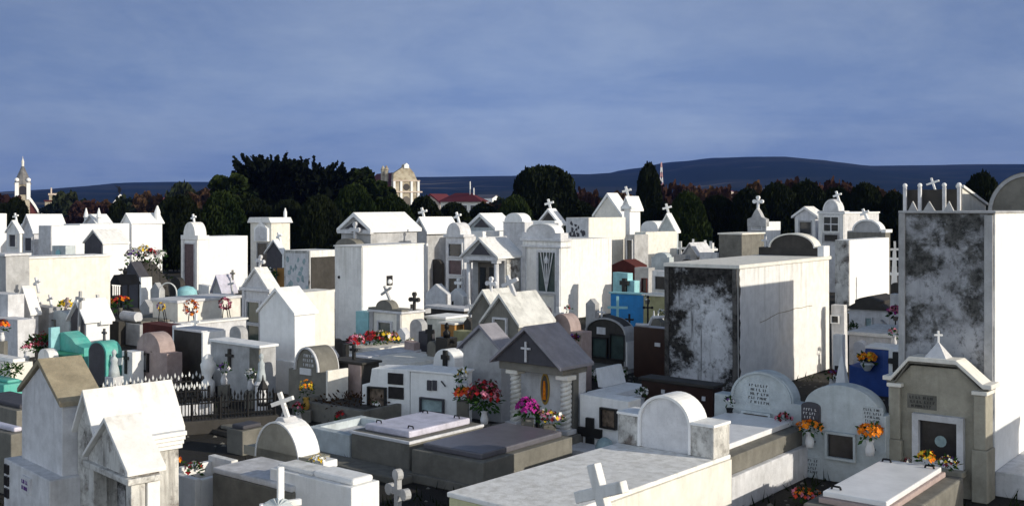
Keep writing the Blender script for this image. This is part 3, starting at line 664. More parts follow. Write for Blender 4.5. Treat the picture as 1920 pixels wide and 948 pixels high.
f = F(1085, 1150, 1235, d=18.6); r, h = slab_grave(f, 'grave', 'sunlit whitewashed grave with a tilted slab between the dark arch and the white cross headstone', 742, 'clean', 'clean', .1, .1)
G().prism([(-f.w / 2, h), (-f.w / 2 + .12, h), (-f.w / 2 + .02, h + .34), (-f.w / 2 - .06, h + .34)], f.l * .4, f.l * .9).build('headboard', 'clean', r, .01)
f = F(1176, 1204, 1245, d=17.9); slab_grave(f, 'grave', 'low white crooked grave box beside the dark brown headstone', 752, 'white', 'bluish', .06, .06)
f = F(1028, 1090, d=20.2); r = headstone(f, 'headstone', 'pinkish granite headstone with a rounded top right of the slate pediment', P_sh(-f.w / 2, f.w / 2, 0, f.z(1080, 622), f.x(1032), f.x(1070), f.z(1050, 588), 12), .35, 'pinkstone')
bouquet(1078, 632, .10, .08, .07, ['violet', 'darkred'], 'dark violet flowers hung on the pinkish granite headstone', 24, .03, None, leaf=20, fr=f)
p = at(1066, 20.9); q = thing('grave_cross', 'white leaning cross post with red flowers above the pinkish headstone', 'cross', (p.x, p.y, 0), YAW)
zt = H - (574 - HOR) * 20.9 / FPX; G().cross(0, 0, 0, zt, .28, .07, .07, -9, 0, .9).build('cross', 'clean', q)
bouquet(1064, 578, 20.7, .07, .06, ['red', 'petalwhite'], 'red and white flowers tied to the white leaning cross post', 18, .03, None, leaf=12)

# ------------------------------------------------------------------ centre left
f = F(540, 613, d=18.0); r = headstone(f, 'headstone', 'dark round-arched headstone with a white plaque and yellow flowers', P_sh(-f.w / 2, f.w / 2, 0, f.z(545, 690), f.x(552), f.x(600), f.z(578, 650), 18), .42, 'stone')
arch_rim(r, f.x(555), f.x(597), f.z(545, 690), f.z(578, 654), .03, -.04, .44, 'pale')
inscription(r, f.x(567), f.x(590), f.z(578, 688), f.z(578, 662), 3, 'pale', seed=2, plate='stone')
panel(r, f, (563, 690, 584, 702), 'plaque', 'plaque')
G().box(f.w / 2 - .001, f.w / 2 + .05, -.02, .44, 0, f.z(610, 694)).build('lit_edge', 'cream', r, .008)  # cream strip paints the sunlit right edge of the dark stone
bouquet(574, 727, 17.4, .12, .15, ['yellow', 'yellow', 'orange'], 'yellow flowers hung on the dark round-arched headstone', 34, .028, 'gold', leaf=60, stand='stone')
f = F(618, 680, d=18.3); r, h = block(f, 'headstone', 'dark brown oblong headstone with a grey plaque, glazed picture and small black cross', 'headstone', 680, 'dark', l=.4, cap=.04)
p = panel(r, f, (625, 692, 652, 711), 'plaque', 'plaque'); inscription(p, f.x(627), f.x(650), f.z(638, 710), f.z(638, 694), 3, 'slate', y=-.0205, seed=31, plate='plaque')
panel(r, f, (621, 722, 648, 775), 'picture', 'greenglass', 'black', .03)
G().box(f.x(655), f.w / 2 - .02, -.015, .001, 0, h - .05).build('veneer', 'pinkstone', r)
cross_part(r, f.x(648), .2, h, .26, .18, .05, 'black')
f = F(548, 682, 700, d=16.7); r = f.thing('grave_kerb', 'dark planted plot with a stone kerb before the two dark headstones', 'kerb'); w = f.w; h = .30
g = G(); g.box(-w / 2, w / 2, 0, .12, 0, h).box(-w / 2, -w / 2 + .1, .121, 1.2, 0, h).box(w / 2 - .1, w / 2, .121, 1.2, 0, h); g.build('kerb', 'stone', r, .012)
G().box(-w / 2 + .1, w / 2 - .1, .121, 1.2, 0, h - .06).build('soil', 'dark', r)
g = G(); leaves(g, (0, .55, h), w * .42, .10, 260, .07, rnd); g.build('plants', 'russet', r)
bouquet(680, 694, 18.5, .10, .14, ['red', 'petalwhite', 'darkred'], 'red and white flowers at the right edge of the dark oblong headstone', 30, .03, None, leaf=50, stand='stone')

f = F(488, 553, d=19.9, l=.5); r, ze, za = chapel(f, 'house_tomb', 'tall narrow white house-shaped tomb with a pointed gable, plain front', 'tomb', 588, 545, 'clean', 'clean', o=.05, t=.05, plinth=.62)
f = F(520, 555, 628, d=20.6); block(f, 'burial_vault', 'white flat block vault attached behind the tall narrow house-shaped tomb', 'vault', 549, 'cream')
f = F(395, 488, d=19.0, l=.35); r, h = block(f, 'niche_wall', 'grey free-standing niche wall with a white sloping coping and a dark cross', 'wall', 652, 'grey')
G().box(-f.w / 2 - .03, f.w / 2 + .03, -.04, .39, h + .001, h + .05).build('coping', 'clean', r, .01)
cross_part(r, f.x(432), -.03, f.z(432, 690), .36, .2, .05, 'dark')
panel(r, f, (410, 728, 432, 750), 'picture', 'photo', 'black', .03)
G().box(f.x(470), f.w / 2, -.03, -.001, 0, h - .02).build('facing', 'stone', r)
p = at(490, 18.4); q = thing('statuette', 'pale statuette on a pedestal holding white flowers beside the grey niche wall', 'statue', (p.x, p.y, 0), -30)
g = G(); g.lathe([(.11, 0), (.11, .42), (.13, .45), (.1, .5)], n=12); g.build('pedestal', 'pale', q)
g = G(); g.lathe([(.085, .5), (.075, .6), (.055, .72), (.06, .80), (.03, .85), (.022, .87), (.04, .90), (.042, .94), (.015, .98)], n=12); g.build('figure', 'bluish', q, smooth=True)
p = at(493, 17.5); q = thing('lantern', 'small black iron lantern with a pointed top in front of the white house tomb', 'lantern', (p.x, p.y, .25), -20)
g = G(); g.lathe([(.10, 0), (.10, .04)], n=6).lathe([(.085, .26), (.1, .28), (.02, .42), (.008, .5)], n=6)
for i in range(6): g.tube((.085 * math.cos(i * 1.047), .085 * math.sin(i * 1.047), .04), (.085 * math.cos(i * 1.047), .085 * math.sin(i * 1.047), .27), .009)
g.build('cage', 'iron', q)

# iron fences
def fence(p0, p1, h, n, z0, label, tip, mat='iron', kerb='dark', double=False):
    p0, p1 = Vector(p0), Vector(p1); v = p1 - p0; L = v.length; yaw = math.degrees(math.atan2(v.y, v.x))
    r = thing('iron_fence', label, 'fence', p0, yaw); g = G(); t = G(); rl = G()
    for i in range(n):
        x = L * (i + .5) / n; hh = h * (1 if i % 2 else .86)
        g.tube((x, 0, z0), (x, 0, z0 + hh), .009, 5)
        t.lathe([(.011, z0 + hh), (.021, z0 + hh + .03), (.002, z0 + hh + .09)], x, 0, 5)
    g.build('picket_row', mat, r); t.build('spear_tips', tip, r)
    for zz in (.16, .72): rl.box(0, L, -.012, .012, z0 + h * zz, z0 + h * zz + .022)
    rl.build('rail', mat, r)
    for i in range(5): 
        x = L * i / 4; G().tube((x, 0, 0), (x, 0, z0 + h * 1.02), .022).build('post', mat, r)
    G().box(-.05, L + .05, -.09, .09, 0, z0).build('kerb', kerb, r, .012)
    return r
a = at(306, 16.3); b = at(515, 16.95)
fence((a.x, a.y, 0), (b.x, b.y, 0), .34, 34, .21, 'black iron railing with plain spear tips on a stone kerb, right of the double-gabled tomb', 'iron')
a = at(190, 18.6); b = at(398, 19.8)
fence((a.x, a.y, 0), (b.x, b.y, 0), .34, 30, .06, 'black iron railing with white painted spear tips, behind the double-gabled tomb', 'ironwhite')
a = at(300, 17.7); b = at(392, 18.1)
fence((a.x, a.y, 0), (b.x, b.y, 0), .27, 18, .20, 'short black iron railing with white tips on a pale kerb, between the two longer railings', 'ironwhite', kerb='pale')
f = F(395, 470, 530, d=15.9); r, h = slab_grave(f, 'grave', 'low dark stone grave kerb in the shade in front of the black iron railing', 812, 'dark', 'stone', .1, .06)
f = F(425, 455, 500, d=15.0); r, h = slab_grave(f, 'grave', 'small shaded grey grave block behind the leaning-cross headstone', 800, 'stone', 'slate', .05, .06)

# white house tomb group on the left
f = F(133, 162, 206, d=25.5); r, ze, za = chapel(f, 'house_tomb', 'bright white steep-gabled house tomb at mid left with its gable front darkened as shade', 'tomb', 598, 566, 'clean', 'clean', o=.09, t=.06)
G().prism(P_gab(-f.w / 2 + .05, f.w / 2 - .05, .2, ze, za - .08), -.03, -.001).build('shaded_gable', 'slate', r)  # slate panel puts the shade on the front into its colour
G().box(f.w / 2 + .001, f.w / 2 + .12, f.l - .3, f.l, ze - .16, ze - .05).build('cornice', 'clean', r, .01)
for px, pd, py, hh, rl in ((147, 25.6, 545, .42, 12), (189, 26.6, 552, .42, -22)):
    p = at(px, pd, py); q = thing('grave_cross', f'grey cross leaning {"right" if rl < 0 else "left"} behind the bright white steep-gabled tomb', 'cross', (p.x, p.y, 0), YAW); G().cross(0, 0, 0, p.z, .34, .06, .06, rl * .3, 0, .88).build('cross', 'grey', q)
f = F(32, 59, 72, d=26.0); r, ze, za = chapel(f, 'house_tomb', 'narrow lilac-grey house tomb with a steep spire roof and a tall glazed door', 'tomb', 584, 540, 'pale', 'white', o=.06, t=.05)
panel(r, f, (39, 596, 53, 634), 'door', 'glass', 'pale', .04); cross_part(r, f.w * .2, .3, za - .12, .4, .3, .06, 'pale', -22, 0)
f = F(62, 92, d=26.4); r = headstone(f, 'headstone', 'plain grey block headstone with a tilted cross, left of the rounded one', [(-f.w / 2, 0), (f.w / 2, 0), (f.w / 2, f.top(577)), (-f.w / 2, f.top(575))], .3, 'grey'); cross_part(r, f.w * .3, .15, f.top(578), .34, .26, .05, 'pale', -18)
f = F(92, 130, d=26.0); r = headstone(f, 'headstone', 'bluish rounded headstone with a small dark window and two leaning crosses', P_arch(-f.w / 2, f.w / 2, 0, f.top(600), f.top(584), 10), .3, 'bluish'); panel(r, f, (96, 600, 104, 618), 'window', 'metalblue', 'stone', .02); cross_part(r, 0, .15, f.top(586), .36, .26, .05, 'pinkstone', 20)
bouquet(124, 572, 27.4, .2, .14, ['yellow'], 'yellow flowers in front of the long cream vault wall', 50, .05, None, leaf=60, stand='stake')
bouquet(84, 640, 22.5, .35, .22, ['darkred'], 'dark red bushy plant beside the turquoise tomb', 30, .05, None, leaf=240, stand='stake')
f = F(-20, 34, d=24.6, l=.4); block(f, 'headstone', 'low cream block wall at the left edge below the orange flowers', 'wall', 600, 'pale')
bouquet(4, 610, 24.0, .14, .15, ['scarlet', 'orange', 'darkred'], 'orange-red flowers in a white vase at the far left edge', 44, .045, 'marble', leaf=40, stand='stone')
f = F(-40, 20, 62, d=21.0); slab_grave(f, 'grave', 'low sunlit cream slab grave at the left edge', 675, 'cream', 'white', .1, .08)
f = F(-70, 8, 58, d=18.0); r, h = slab_grave(f, 'grave', 'turquoise painted grave with a green potted plant at the left edge', 716, 'turq', 'turq', .12, .05)
bouquet(20, 690, 18.5, .22, .10, ['petalwhite'], 'dark green leafy plant lying on the turquoise grave', 5, .03, None, leaf=200, name='potted_plant', cat='plant')
f = F(-60, 30, 118, d=15.8); slab_grave(f, 'grave', 'dark shaded grave block behind the tan-roofed house tomb at the left edge', 762, 'stone', 'slate', .1, .06)
f = F(-50, 20, 60, d=12.9); slab_grave(f, 'grave', 'lilac-topped grave block half hidden by the tan-roofed house tomb', 805, 'stone', 'lavgranite', .08, .06)
# turquoise pair
f = F(100, 158, d=21.6); r = headstone(f, 'headstone', 'green and turquoise painted tomb with a stepped curving back', [(-f.w / 2, 0), (f.w / 2, 0), (f.w / 2, f.z(158, 652)), (f.x(142), f.z(142, 645)), (f.x(134), f.z(134, 634)), (f.x(118), f.z(118, 622)), (f.x(108), f.z(108, 624)), (-f.w / 2, f.z(100, 645))], .35, 'turq')
G().prism([(f.x(108), 0), (f.x(113), 0), (f.x(113), f.z(113, 612)), (f.x(108), f.z(108, 612))], -.2, -.002).build('post', 'aqua', r, .01)
G().box(f.x(114), f.w / 2, -.35, -.002, 0, f.z(140, 660)).build('seat', 'green', r, .015)
f = F(165, 199, d=20.6); r = headstone(f, 'headstone', 'turquoise arched headstone with a dark face and a small cross above', P_arch(-f.w / 2, f.w / 2, 0, f.z(180, 662), f.z(180, 639), 14), .34, 'turq')
G().prism(P_arch(-f.w / 2 + .05, f.w / 2 - .05, .02, f.z(180, 662), f.z(180, 642), 14), -.012, -.0).build('face', 'slate', r)
cross_part(r, 0, .15, f.z(183, 640), .24, .14, .04, 'slate')
f = F(199, 228, d=20.9, l=.3); block(f, 'headstone', 'small aqua-grey low headstone behind the little angel figure', 'headstone', 678, 'aqua')
p = at(214, 20.2); q = thing('statuette', 'small blue-grey angel statuette between the turquoise arch and the black-cross headstone', 'statue', (p.x, p.y, 0), -30)
G().box(-.12, .12, -.12, .12, 0, .3).build('pedestal', 'pale', q, .01)
g = G(); g.lathe([(.11, .3), (.09, .42), (.06, .55), (.075, .62), (.03, .67), (.022, .69), (.045, .73), (.045, .77), (.01, .81)], n=12); g.build('figure', 'bluish', q, smooth=True)
for s in (-1, 1): G().prism([(s * .02, .5), (s * .14, .52), (s * .16, .66), (s * .05, .64)], .05, .08).build('wing', 'bluish', q)
f = F(228, 248, d=20.4, l=.25); r, h = block(f, 'headstone', 'small white headstone with a tall flat black cross', 'headstone', 660, 'clean'); cross_part(r, f.x(237), -.02, f.z(237, 700), .46, .19, .06, 'black', th=.03)
f = F(250, 313, d=20.2); r = headstone(f, 'headstone', 'purple-grey round-arched headstone with a narrow dark framed picture', P_sh(-f.w / 2, f.w / 2, 0, f.z(290, 660), f.x(256), f.x(300), f.z(278, 623), 16), .34, 'pinkstone')
panel(r, f, (264, 664, 278, 692), 'picture', 'pale', 'black', .035)
f = F(325, 380, 394, d=20.6); r, h = block(f, 'headstone', 'very dark tall slab headstone with its sunlit right edge painted white', 'headstone', 624, 'dark', l=.5)
G().box(f.w / 2 + .001, f.w / 2 + .05, -.03, .5, .25, h + .02).build('lit_edge', 'clean', r, .01); G().box(-f.w / 2, f.w / 2, -.03, .5, h + .001, h + .04).build('coping', 'pale', r, .01)  # right edge coloured white to show it sunlit
f = F(268, 326, d=24.2, l=.4); r, h = block(f, 'headstone', 'broad dark reddish headstone with a white corner post', 'headstone', 612, 'rust'); G().box(f.w / 2 + .001, f.w / 2 + .15, -.05, .4, 0, h + .04).build('corner_post', 'clean', r, .01)
p = at(390, 19.6); q = thing('urn', 'white draped stone urn at the end of the white-tipped railing', 'urn', (p.x, p.y, 0)); G().lathe([(.12, 0), (.12, .3), (.06, .36), (.12, .5), (.14, .62), (.09, .7), (.1, .74), (.03, .8)], n=14).build('urn', 'clean', q, smooth=True)

# long tombs in the middle left
f = F(287, 333, 452, d=27.5); r, h = block(f, 'burial_vault', 'long low cream tomb with a heart wreath and a red wreath on its side', 'vault', 563, 'cream', cap=.07, capmat='pale')
f = F(327, 340, 462, d=25.2); r, h = block(f, 'burial_vault', 'long grey stepped tomb plinth below the heart wreath', 'vault', 606, 'pale', cap=.05, capmat='white')
def wreath(px, py, d, rad, cols, label, stand=True):
    c = at(px, d, py); q = thing('wreath', label, 'wreath', (c.x, c.y, 0), -15); r_ = random.Random(int(px))
    for cc in cols:
        g = G()
        for i in range(12):
            a = i * .5236 + .2 * cols.index(cc); blossoms(g, (rad * .75 * math.cos(a), 0, c.z + rad * .75 * math.sin(a)), rad * .28, rad * .28, 5, rad * .2, r_)
        g.build('blossoms', 'petal_' + cc, q)
    if stand:
        g = G()
        for s in (-1, 1): g.tube((s * .06, .04, c.z), (s * .22, .12, 0), .012, 6)
        g.tube((0, .05, c.z), (0, .35, 0), .012, 6); g.build('stand', 'iron', q)
    return q
wreath(358, 577, 25.6, .2, ['orange', 'petalwhite', 'red'], 'heart-like wreath of orange and white flowers against the long cream tomb')
wreath(422, 570, 26.6, .17, ['darkred', 'pink'], 'dark red wreath against the right end of the long cream tomb')
wreath(302, 575, 27.0, .12, ['yellow', 'violet'], 'small dark and yellow wreath at the left end of the long cream tomb')
p = at(367, 23.6); q = thing('grave_cross', 'thin tall white cross post in front of the long grey tomb plinth', 'cross', (p.x, p.y, 0), -15); zt = H - (588 - HOR) * 23.6 / FPX; G().cross(0, 0, 0, zt, .2, .05, .05, 0, 0, .85).build('cross', 'clean', q)
f = F(222, 262, 330, d=26.8); r, h = slab_grave(f, 'grave', 'low grey kerbed grave with a rounded white pillow stone at its front', 604, 'grey', 'stone', .1, .06)
G().tube((-f.w / 2, .15, h + .1), (f.w / 2 - .3, .15, h + .1), .13, 14).build('pillow_stone', 'pale', r)
f = F(222, 268, 345, d=29.5); slab_grave(f, 'grave', 'long dark shaded grave bed left of the cream tomb', 598, 'dark', 'stone', .1, .06)
f = F(398, 416, 441, d=31.5); r, ze, za = chapel(f, 'house_tomb', 'tiny house tomb with a lilac roof behind the long cream tomb', 'tomb', 545, 519, 'grey', 'lavgranite', o=.06); cross_part(r, .2, .4, za - .1, .3, .2, .05, 'stone')
p = at(315, 33); q = thing('grave_hoop', 'white painted iron hoop over a grave', 'hoop', (p.x, p.y, 0), -15)
zt = H - (530 - HOR) * 33 / FPX; G().path([(x, 0, zz) for x, zz in [(.3, 0)] + arc(-.3, .3, zt - .3, zt, 12) + [(-.3, 0)]], .022).build('hoop', 'ironwhite', q)
p = at(350, 33.5); q = thing('grave_dome', 'pale blue glazed dome cover over flowers', 'dome', (p.x, p.y, 0)); zt = H - (538 - HOR) * 33.5 / FPX
G().lathe([(.33, 0), (.33, zt - .25), (.3, zt - .1), (.2, zt), (.05, zt + .04)], n=16).build('cover', 'aqua', q, smooth=True)

# glazed chapel
f = F(455, 506, 522, d=27.3); r, ze, za = chapel(f, 'chapel_tomb', 'narrow grey chapel tomb with green glazed door panes and an ornate cross on its pediment', 'tomb', 545, 506, 'pale', 'white', o=.07, t=.06)
panel(r, f, (464, 566, 488, 604), 'door_pane', 'greenglass', 'pale', .05); panel(r, f, (464, 610, 488, 642), 'door_pane', 'greenglass', 'pale', .05)
pilasters(r, (-f.w / 2 + .06, f.w / 2 - .06), .1, 0, ze, 'pale'); cross_part(r, 0, .1, za + .02, .32, .26, .055, 'pale', 8, 0, tref=True)
G().box(-f.w / 2 - .08, f.w / 2 + .08, -.08, .05, ze - .03, ze + .05).build('cornice', 'pale', r, .01)

# arch chapel in the centre
f = F(694, 753, 795, d=26.3); r = f.thing('chapel_tomb', 'cream mausoleum front with arched top, leaning cross and green glass door behind red wreaths', 'tomb'); w, l = f.w, f.l; zc = f.top(584)
G().box(-w / 2, w / 2, 0, l, 0, zc).build('wall', 'cream', r, .01)
G().prism(P_sh(-w / 2 - .04, w / 2 + .04, zc + .001, zc + .05, f.x(706), f.x(737), f.z(722, 562), 14), -.04, .2).build('pediment', 'stone', r, .008)
G().box(-w / 2 - .05, w / 2 + .05, -.06, l, zc - .06, zc - .0).build('cornice', 'pale', r, .01)
panel(r, f, (711, 604, 734, 640), 'door', 'greenglass', 'pale', .04); pilasters(r, (-w / 2 + .07, w / 2 - .07), .12, 0, zc - .06, 'grey')
cross_part(r, .05, .1, f.z(722, 564), .42, .4, .055, 'grey', -30, 0)
G().box(w / 2 + .002, w / 2 + .05, 1.0, l, zc - .1, zc + .02).build('side_cornice', 'grey', r)
p = F(750, 765, d=27.6); cross_part(r, w / 2 - .05, l * .62, zc, .40, .24, .06, 'dark', tref=True)
f = F(667, 691, d=27.0, l=.4); block(f, 'headstone', 'plain turquoise painted pillar stone beside the cream mausoleum front', 'headstone', 585, 'aqua')
f = F(640, 700, 800, d=24.2); r, h = slab_grave(f, 'grave', 'cream slab grave heaped with red wreaths', 655, 'cream', 'cream', .06, .05)
for px, py, c in ((668, 640, ['red', 'pink']), (694, 634, ['darkred', 'red']), (716, 632, ['darkred', 'petalwhite', 'yellow']), (733, 636, ['pink', 'yellow'])):
    bouquet(px, py, 24.6 + (px - 668) * .012, .22, .17, c, {668: 'flat bright red and pink wreath, leftmost on the cream slab grave', 694: 'dark red heap of flowers on the cream slab grave', 716: 'dark red flowers mixed with white and yellow on the cream slab grave', 733: 'pale pink and yellow flowers, rightmost on the cream slab grave'}[px], 60, .05, None, leaf=50)
for px, py, dd, hh, lab in ((575, 640, 21.5, 'pinkstone', 'pink figure'), (603, 640, 22, 'bluish', 'pale blue figure')):
    p = at(px, dd); q = thing('statuette', f'small {lab} on a plinth in front of the white block vault', 'statue', (p.x, p.y, 0), -20)
    zt = H - (618 - HOR) * dd / FPX
    G().box(-.13, .13, -.13, .13, 0, zt - .42).build('pedestal', 'white', q, .01)
    G().lathe([(.11, zt - .42), (.08, zt - .3), (.06, zt - .18), (.075, zt - .1), (.03, zt - .04), (.05, zt + .01), (.045, zt + .06), (.01, zt + .1)], n=12).build('figure', hh, q, smooth=True)
f = F(625, 720, 860, d=20.3); r, h = slab_grave(f, 'grave', 'sunlit white grave behind the two white headstones, with a pale tilted lid', 690, 'clean', 'cream', .12, .08)
f = F(640, 690, 800, d=22.2); slab_grave(f, 'grave', 'long pale grave row with a dark gap behind the dark oblong headstone', 670, 'white', 'pale', .08, .06)
p = at(648, 19.6); q = thing('grave_cross', 'thick black cross rising behind the dark oblong headstone', 'cross', (p.x, p.y, 0), YAW); zt = H - (644 - HOR) * 19.6 / FPX; G().cross(0, 0, 0, zt, .26, .1, .08).build('cross', 'black', q)
f = F(806, 852, d=18.9); r = headstone(f, 'headstone', 'white headstone with a rounded right shoulder and a solid black cross figure', [(-f.w / 2, 0), (f.w / 2, 0), (f.w / 2, f.z(852, 680))] + arc(f.x(812), f.w / 2, f.z(852, 680), f.z(830, 654), 10), .3, 'clean')
cross_part(r, f.x(836), -.03, f.z(836, 694), .36, .17, .08, 'black', th=.05)
f = F(768, 791, d=25.2); headstone(f, 'headstone', 'grey round-headed headstone in front of the cream mausoleum side', P_arch(-f.w / 2, f.w / 2, 0, f.z(780, 612), f.z(780, 598), 12), .2, 'grey')
f = F(785, 802, d=23.6, l=.25); block(f, 'headstone', 'little slate-grey square headstone left of the black cross', 'headstone', 622, 'slate')
f = F(800, 836, d=26.8, l=.8); block(f, 'headstone', 'pale grey arched white box tomb behind the tall black cross', 'tomb', 594, 'bluish', cap=.06, capmat='clean')
p = at(806, 23.2); q = thing('grave_cross', 'tall black cross standing before the pale box tomb', 'cross', (p.x, p.y, 0), -20); zt = H - (608 - HOR) * 23.2 / FPX; G().cross(0, 0, 0, zt, .19, .09, .06, 0, 0, .84).build('cross', 'black', q)
f = F(826, 852, d=25.6, l=.5); block(f, 'headstone', 'tan wooden-looking box headstone right of the tall black cross', 'headstone', 605, 'orangewood', cap=.05, capmat='cream')
f = F(850, 878, d=24.0, l=.3); block(f, 'headstone', 'olive yellow low headstone beside the tan box', 'headstone', 622, 'olive')
f = F(816, 838, d=21.6, l=.3); r, h = block(f, 'headstone', 'small black headstone with a bust on top', 'headstone', 634, 'black'); G().lathe([(.07, h), (.08, h + .1), (.03, h + .15), (.05, h + .19), (.05, h + .25), (.01, h + .3)], 0, .15, 10).build('bust', 'iron', r, smooth=True)
f = F(838, 868, d=34.5); r = headstone(f, 'headstone', 'small white gabled headstone with a cross and a black niche', P_gab(-f.w / 2, f.w / 2, 0, f.z(865, 556), f.z(853, 540)), .3, 'clean'); panel(r, f, (842, 564, 852, 575), 'niche', 'black', 'clean', .03); cross_part(r, 0, .15, f.z(853, 542), .3, .2, .06, 'clean', tref=True)
f = F(795, 870, d=31.0, l=.6); block(f, 'niche_wall', 'low terrace wall with a dark face under the small white gabled headstone', 'wall', 578, 'dark', cap=.08, capmat='pale')
f = F(798, 836, d=34.0); headstone(f, 'headstone', 'broad pointed grey slab drawn as a cast shadow beside the big white vault', P_gab(-f.w / 2, f.w / 2, 0, f.z(830, 552), f.z(818, 532)), .3, 'pale')  # slab shaped after a cast shadow; no stone of its own stands here

# blue corner right of centre
f = F(1145, 1205, 1212, d=30.5); r, h = block(f, 'headstone', 'vivid sky-blue painted block tomb', 'tomb', 550, 'skyblue', cap=.05, capmat='aqua')
f = F(1148, 1189, d=32.5); r = headstone(f, 'headstone', 'pale aqua stepped headstone with a small black cross', [(-f.w / 2, 0), (f.w / 2, 0), (f.w / 2, f.z(1189, 526)), (f.x(1176), f.z(1176, 526)), (f.x(1176), f.z(1176, 512)), (-f.w / 2, f.z(1148, 510))], .3, 'aqua'); cross_part(r, f.x(1172), -.04, f.z(1172, 547), .42, .3, .13, 'black')
f = F(1146, 1190, d=37.0); r = headstone(f, 'headstone', 'dark red gabled tomb behind the pale aqua headstone', P_gab(-f.w / 2, f.w / 2, 0, f.z(1188, 498), f.z(1160, 486)), .8, 'rust')
f = F(1190, 1216, d=35.0, l=.4); r, h = block(f, 'headstone', 'grey headstone with two small pictures, right of the dark red gable', 'headstone', 502, 'grey'); panel(r, f, (1192, 528, 1201, 545), 'picture', 'photo', 'pale', .02); panel(r, f, (1205, 522, 1213, 546), 'picture', 'plaquedark', 'rust', .02)
f = F(1222, 1250, d=34.0, l=.4); r, h = block(f, 'headstone', 'pale square headstone with a dark purple picture beside the mouldy vault', 'headstone', 508, 'pale'); panel(r, f, (1229, 518, 1247, 542), 'picture', 'plaquedark', 'pale', .02)
f = F(1206, 1250, d=29.0, l=.6); block(f, 'headstone', 'olive yellow block tomb between the sky-blue tomb and the mouldy vault', 'tomb', 553, 'olive', cap=.05, capmat='cream')
p = at(1158, 26.6); q = thing('grave_cross', 'thin pale blue cross with wide arms before the sky-blue tomb', 'cross', (p.x, p.y, 0), -10); zt = H - (555 - HOR) * 26.6 / FPX; G().cross(0, 0, 0, zt, .5, .06, .05, 0, 0, .78).build('cross', 'aqua', q)
p = at(1215, 26.0); q = thing('grave_cross', 'slender black iron cross before the olive yellow block tomb', 'cross', (p.x, p.y, 0), -10); zt = H - (556 - HOR) * 26 / FPX; G().cross(0, 0, 0, zt, .2, .035, .03, 0, 0, .8, True).build('cross', 'iron', q)
bouquet(1214, 560, 26.4, .06, .06, ['petalwhite', 'yellow'], 'white flowers tied on the slender black iron cross', 16, .035, None, leaf=10, stand='stake')
for i, px in enumerate((1226, 1234, 1243)):
    p = at(px, 25); q = thing('candle_post', 'little white candle-shaped post beside the mouldy vault', 'post', (p.x, p.y, 0), 0, 'white candle posts by the mouldy vault'); zt = H - (590 - HOR + i * 5) * 25 / FPX
    G().lathe([(.07, 0), (.06, zt - .25), (.035, zt - .1), (.01, zt + .1)], n=10).build('post', 'clean', q)

# blue grave on the right
f = F(1592, 1694, d=19.5); r = headstone(f, 'headstone', 'dark blue painted tomb with a white top edge and orange flower pot', [(-f.w / 2, 0), (f.w / 2, 0), (f.w / 2, f.z(1694, 655)), (f.x(1622), f.z(1622, 653)), (f.x(1618), f.z(1618, 690)), (f.x(1592), f.z(1592, 684))], .5, 'blue')
G().box(f.x(1622), f.w / 2, -.03, .52, f.z(1660, 655), f.z(1660, 650)).build('coping', 'clean', r, .008)
q = bouquet(1626, 671, .15, .17, .11, ['orange', 'orange', 'yellow'], 'orange flowers in a pale pot on the dark blue tomb', 60, .045, None, leaf=40, fr=f)
G().lathe([(.05, -.12), (.13, 0), (.1, .03)], n=12).build('pot', 'bluish', q)
f = F(1666, 1696, d=18.6, l=.25); r, h = block(f, 'headstone', 'small white headstone with a bold black cross over the dark blue tomb', 'headstone', 656, 'clean'); cross_part(r, 0, -.03, h - .40, .36, .25, .09, 'black', arm=.55)
p = at(1579, 17.6); q = thing('obelisk', 'slim pale obelisk between the mouldy vault and the dark blue tomb', 'obelisk', (p.x, p.y, 0), YAW); zt = H - (664 - HOR) * 17.6 / FPX
G().lathe([(.16, 0), (.14, .5), (.04, zt - .08), (.005, zt)], n=4, phase=.785).build('shaft', 'clean', q)
f = F(1592, 1695, d=23.0, l=1.8); r, h = block(f, 'grave', 'grey slab-topped crypt behind the dark blue tomb', 'tomb', 628, 'pale', cap=.08, capmat='white')
f = F(1592, 1668, d=28.5, l=1.2); r, h = block(f, 'house_tomb', 'cream little house tomb with a dark stepped roof under the white vault', 'tomb', 582, 'pale'); panel(r, f, (1624, 596, 1635, 612), 'window', 'metalblue', 'pale', .03)
w = f.w; g = G(); g.prism([(-w / 2 - .1, h), (w / 2 + .1, h), (w * .32, h + .16), (w * .32, h + .24), (0, h + .36), (-w * .2, h + .30), (-w * .32, h + .24), (-w * .32, h + .16)], -.1, 1.3); g.build('roof', 'dark', r, .01)
f = F(1560, 1584, 1590, d=22.5); r, h = block(f, 'headstone', 'white narrow stele with a small black-framed photo, right of the mouldy vault', 'headstone', 572, 'pale'); panel(r, f, (1562, 592, 1574, 604), 'picture', 'plaquedark', 'clean', .02)
f = F(1562, 1580, 1586, d=20.4); r, h = block(f, 'headstone', 'lower white narrow stele with dark trinkets, right of the mouldy vault', 'headstone', 628, 'clean')
for py in (685, 712): panel(r, f, (1566, py, 1575, py + 16), 'trinket', 'black')
f = F(1668, 1694, d=27.0, l=.3); block(f, 'headstone', 'plain grey stele with pink flowers beside the tallest vault', 'headstone', 552, 'pale')
bouquet(1679, 584, 26.0, .19, .16, ['pink', 'magenta'], 'round pink flowers in front of the plain grey stele', 60, .05, None, leaf=30, stand='stake')
bouquet(1600, 612, 26.5, .14, .18, ['petalwhite'], 'dark green pointed bush beside the cream little house tomb', 3, .03, None, leaf=160, name='small_bush', cat='bush', stand='stake')
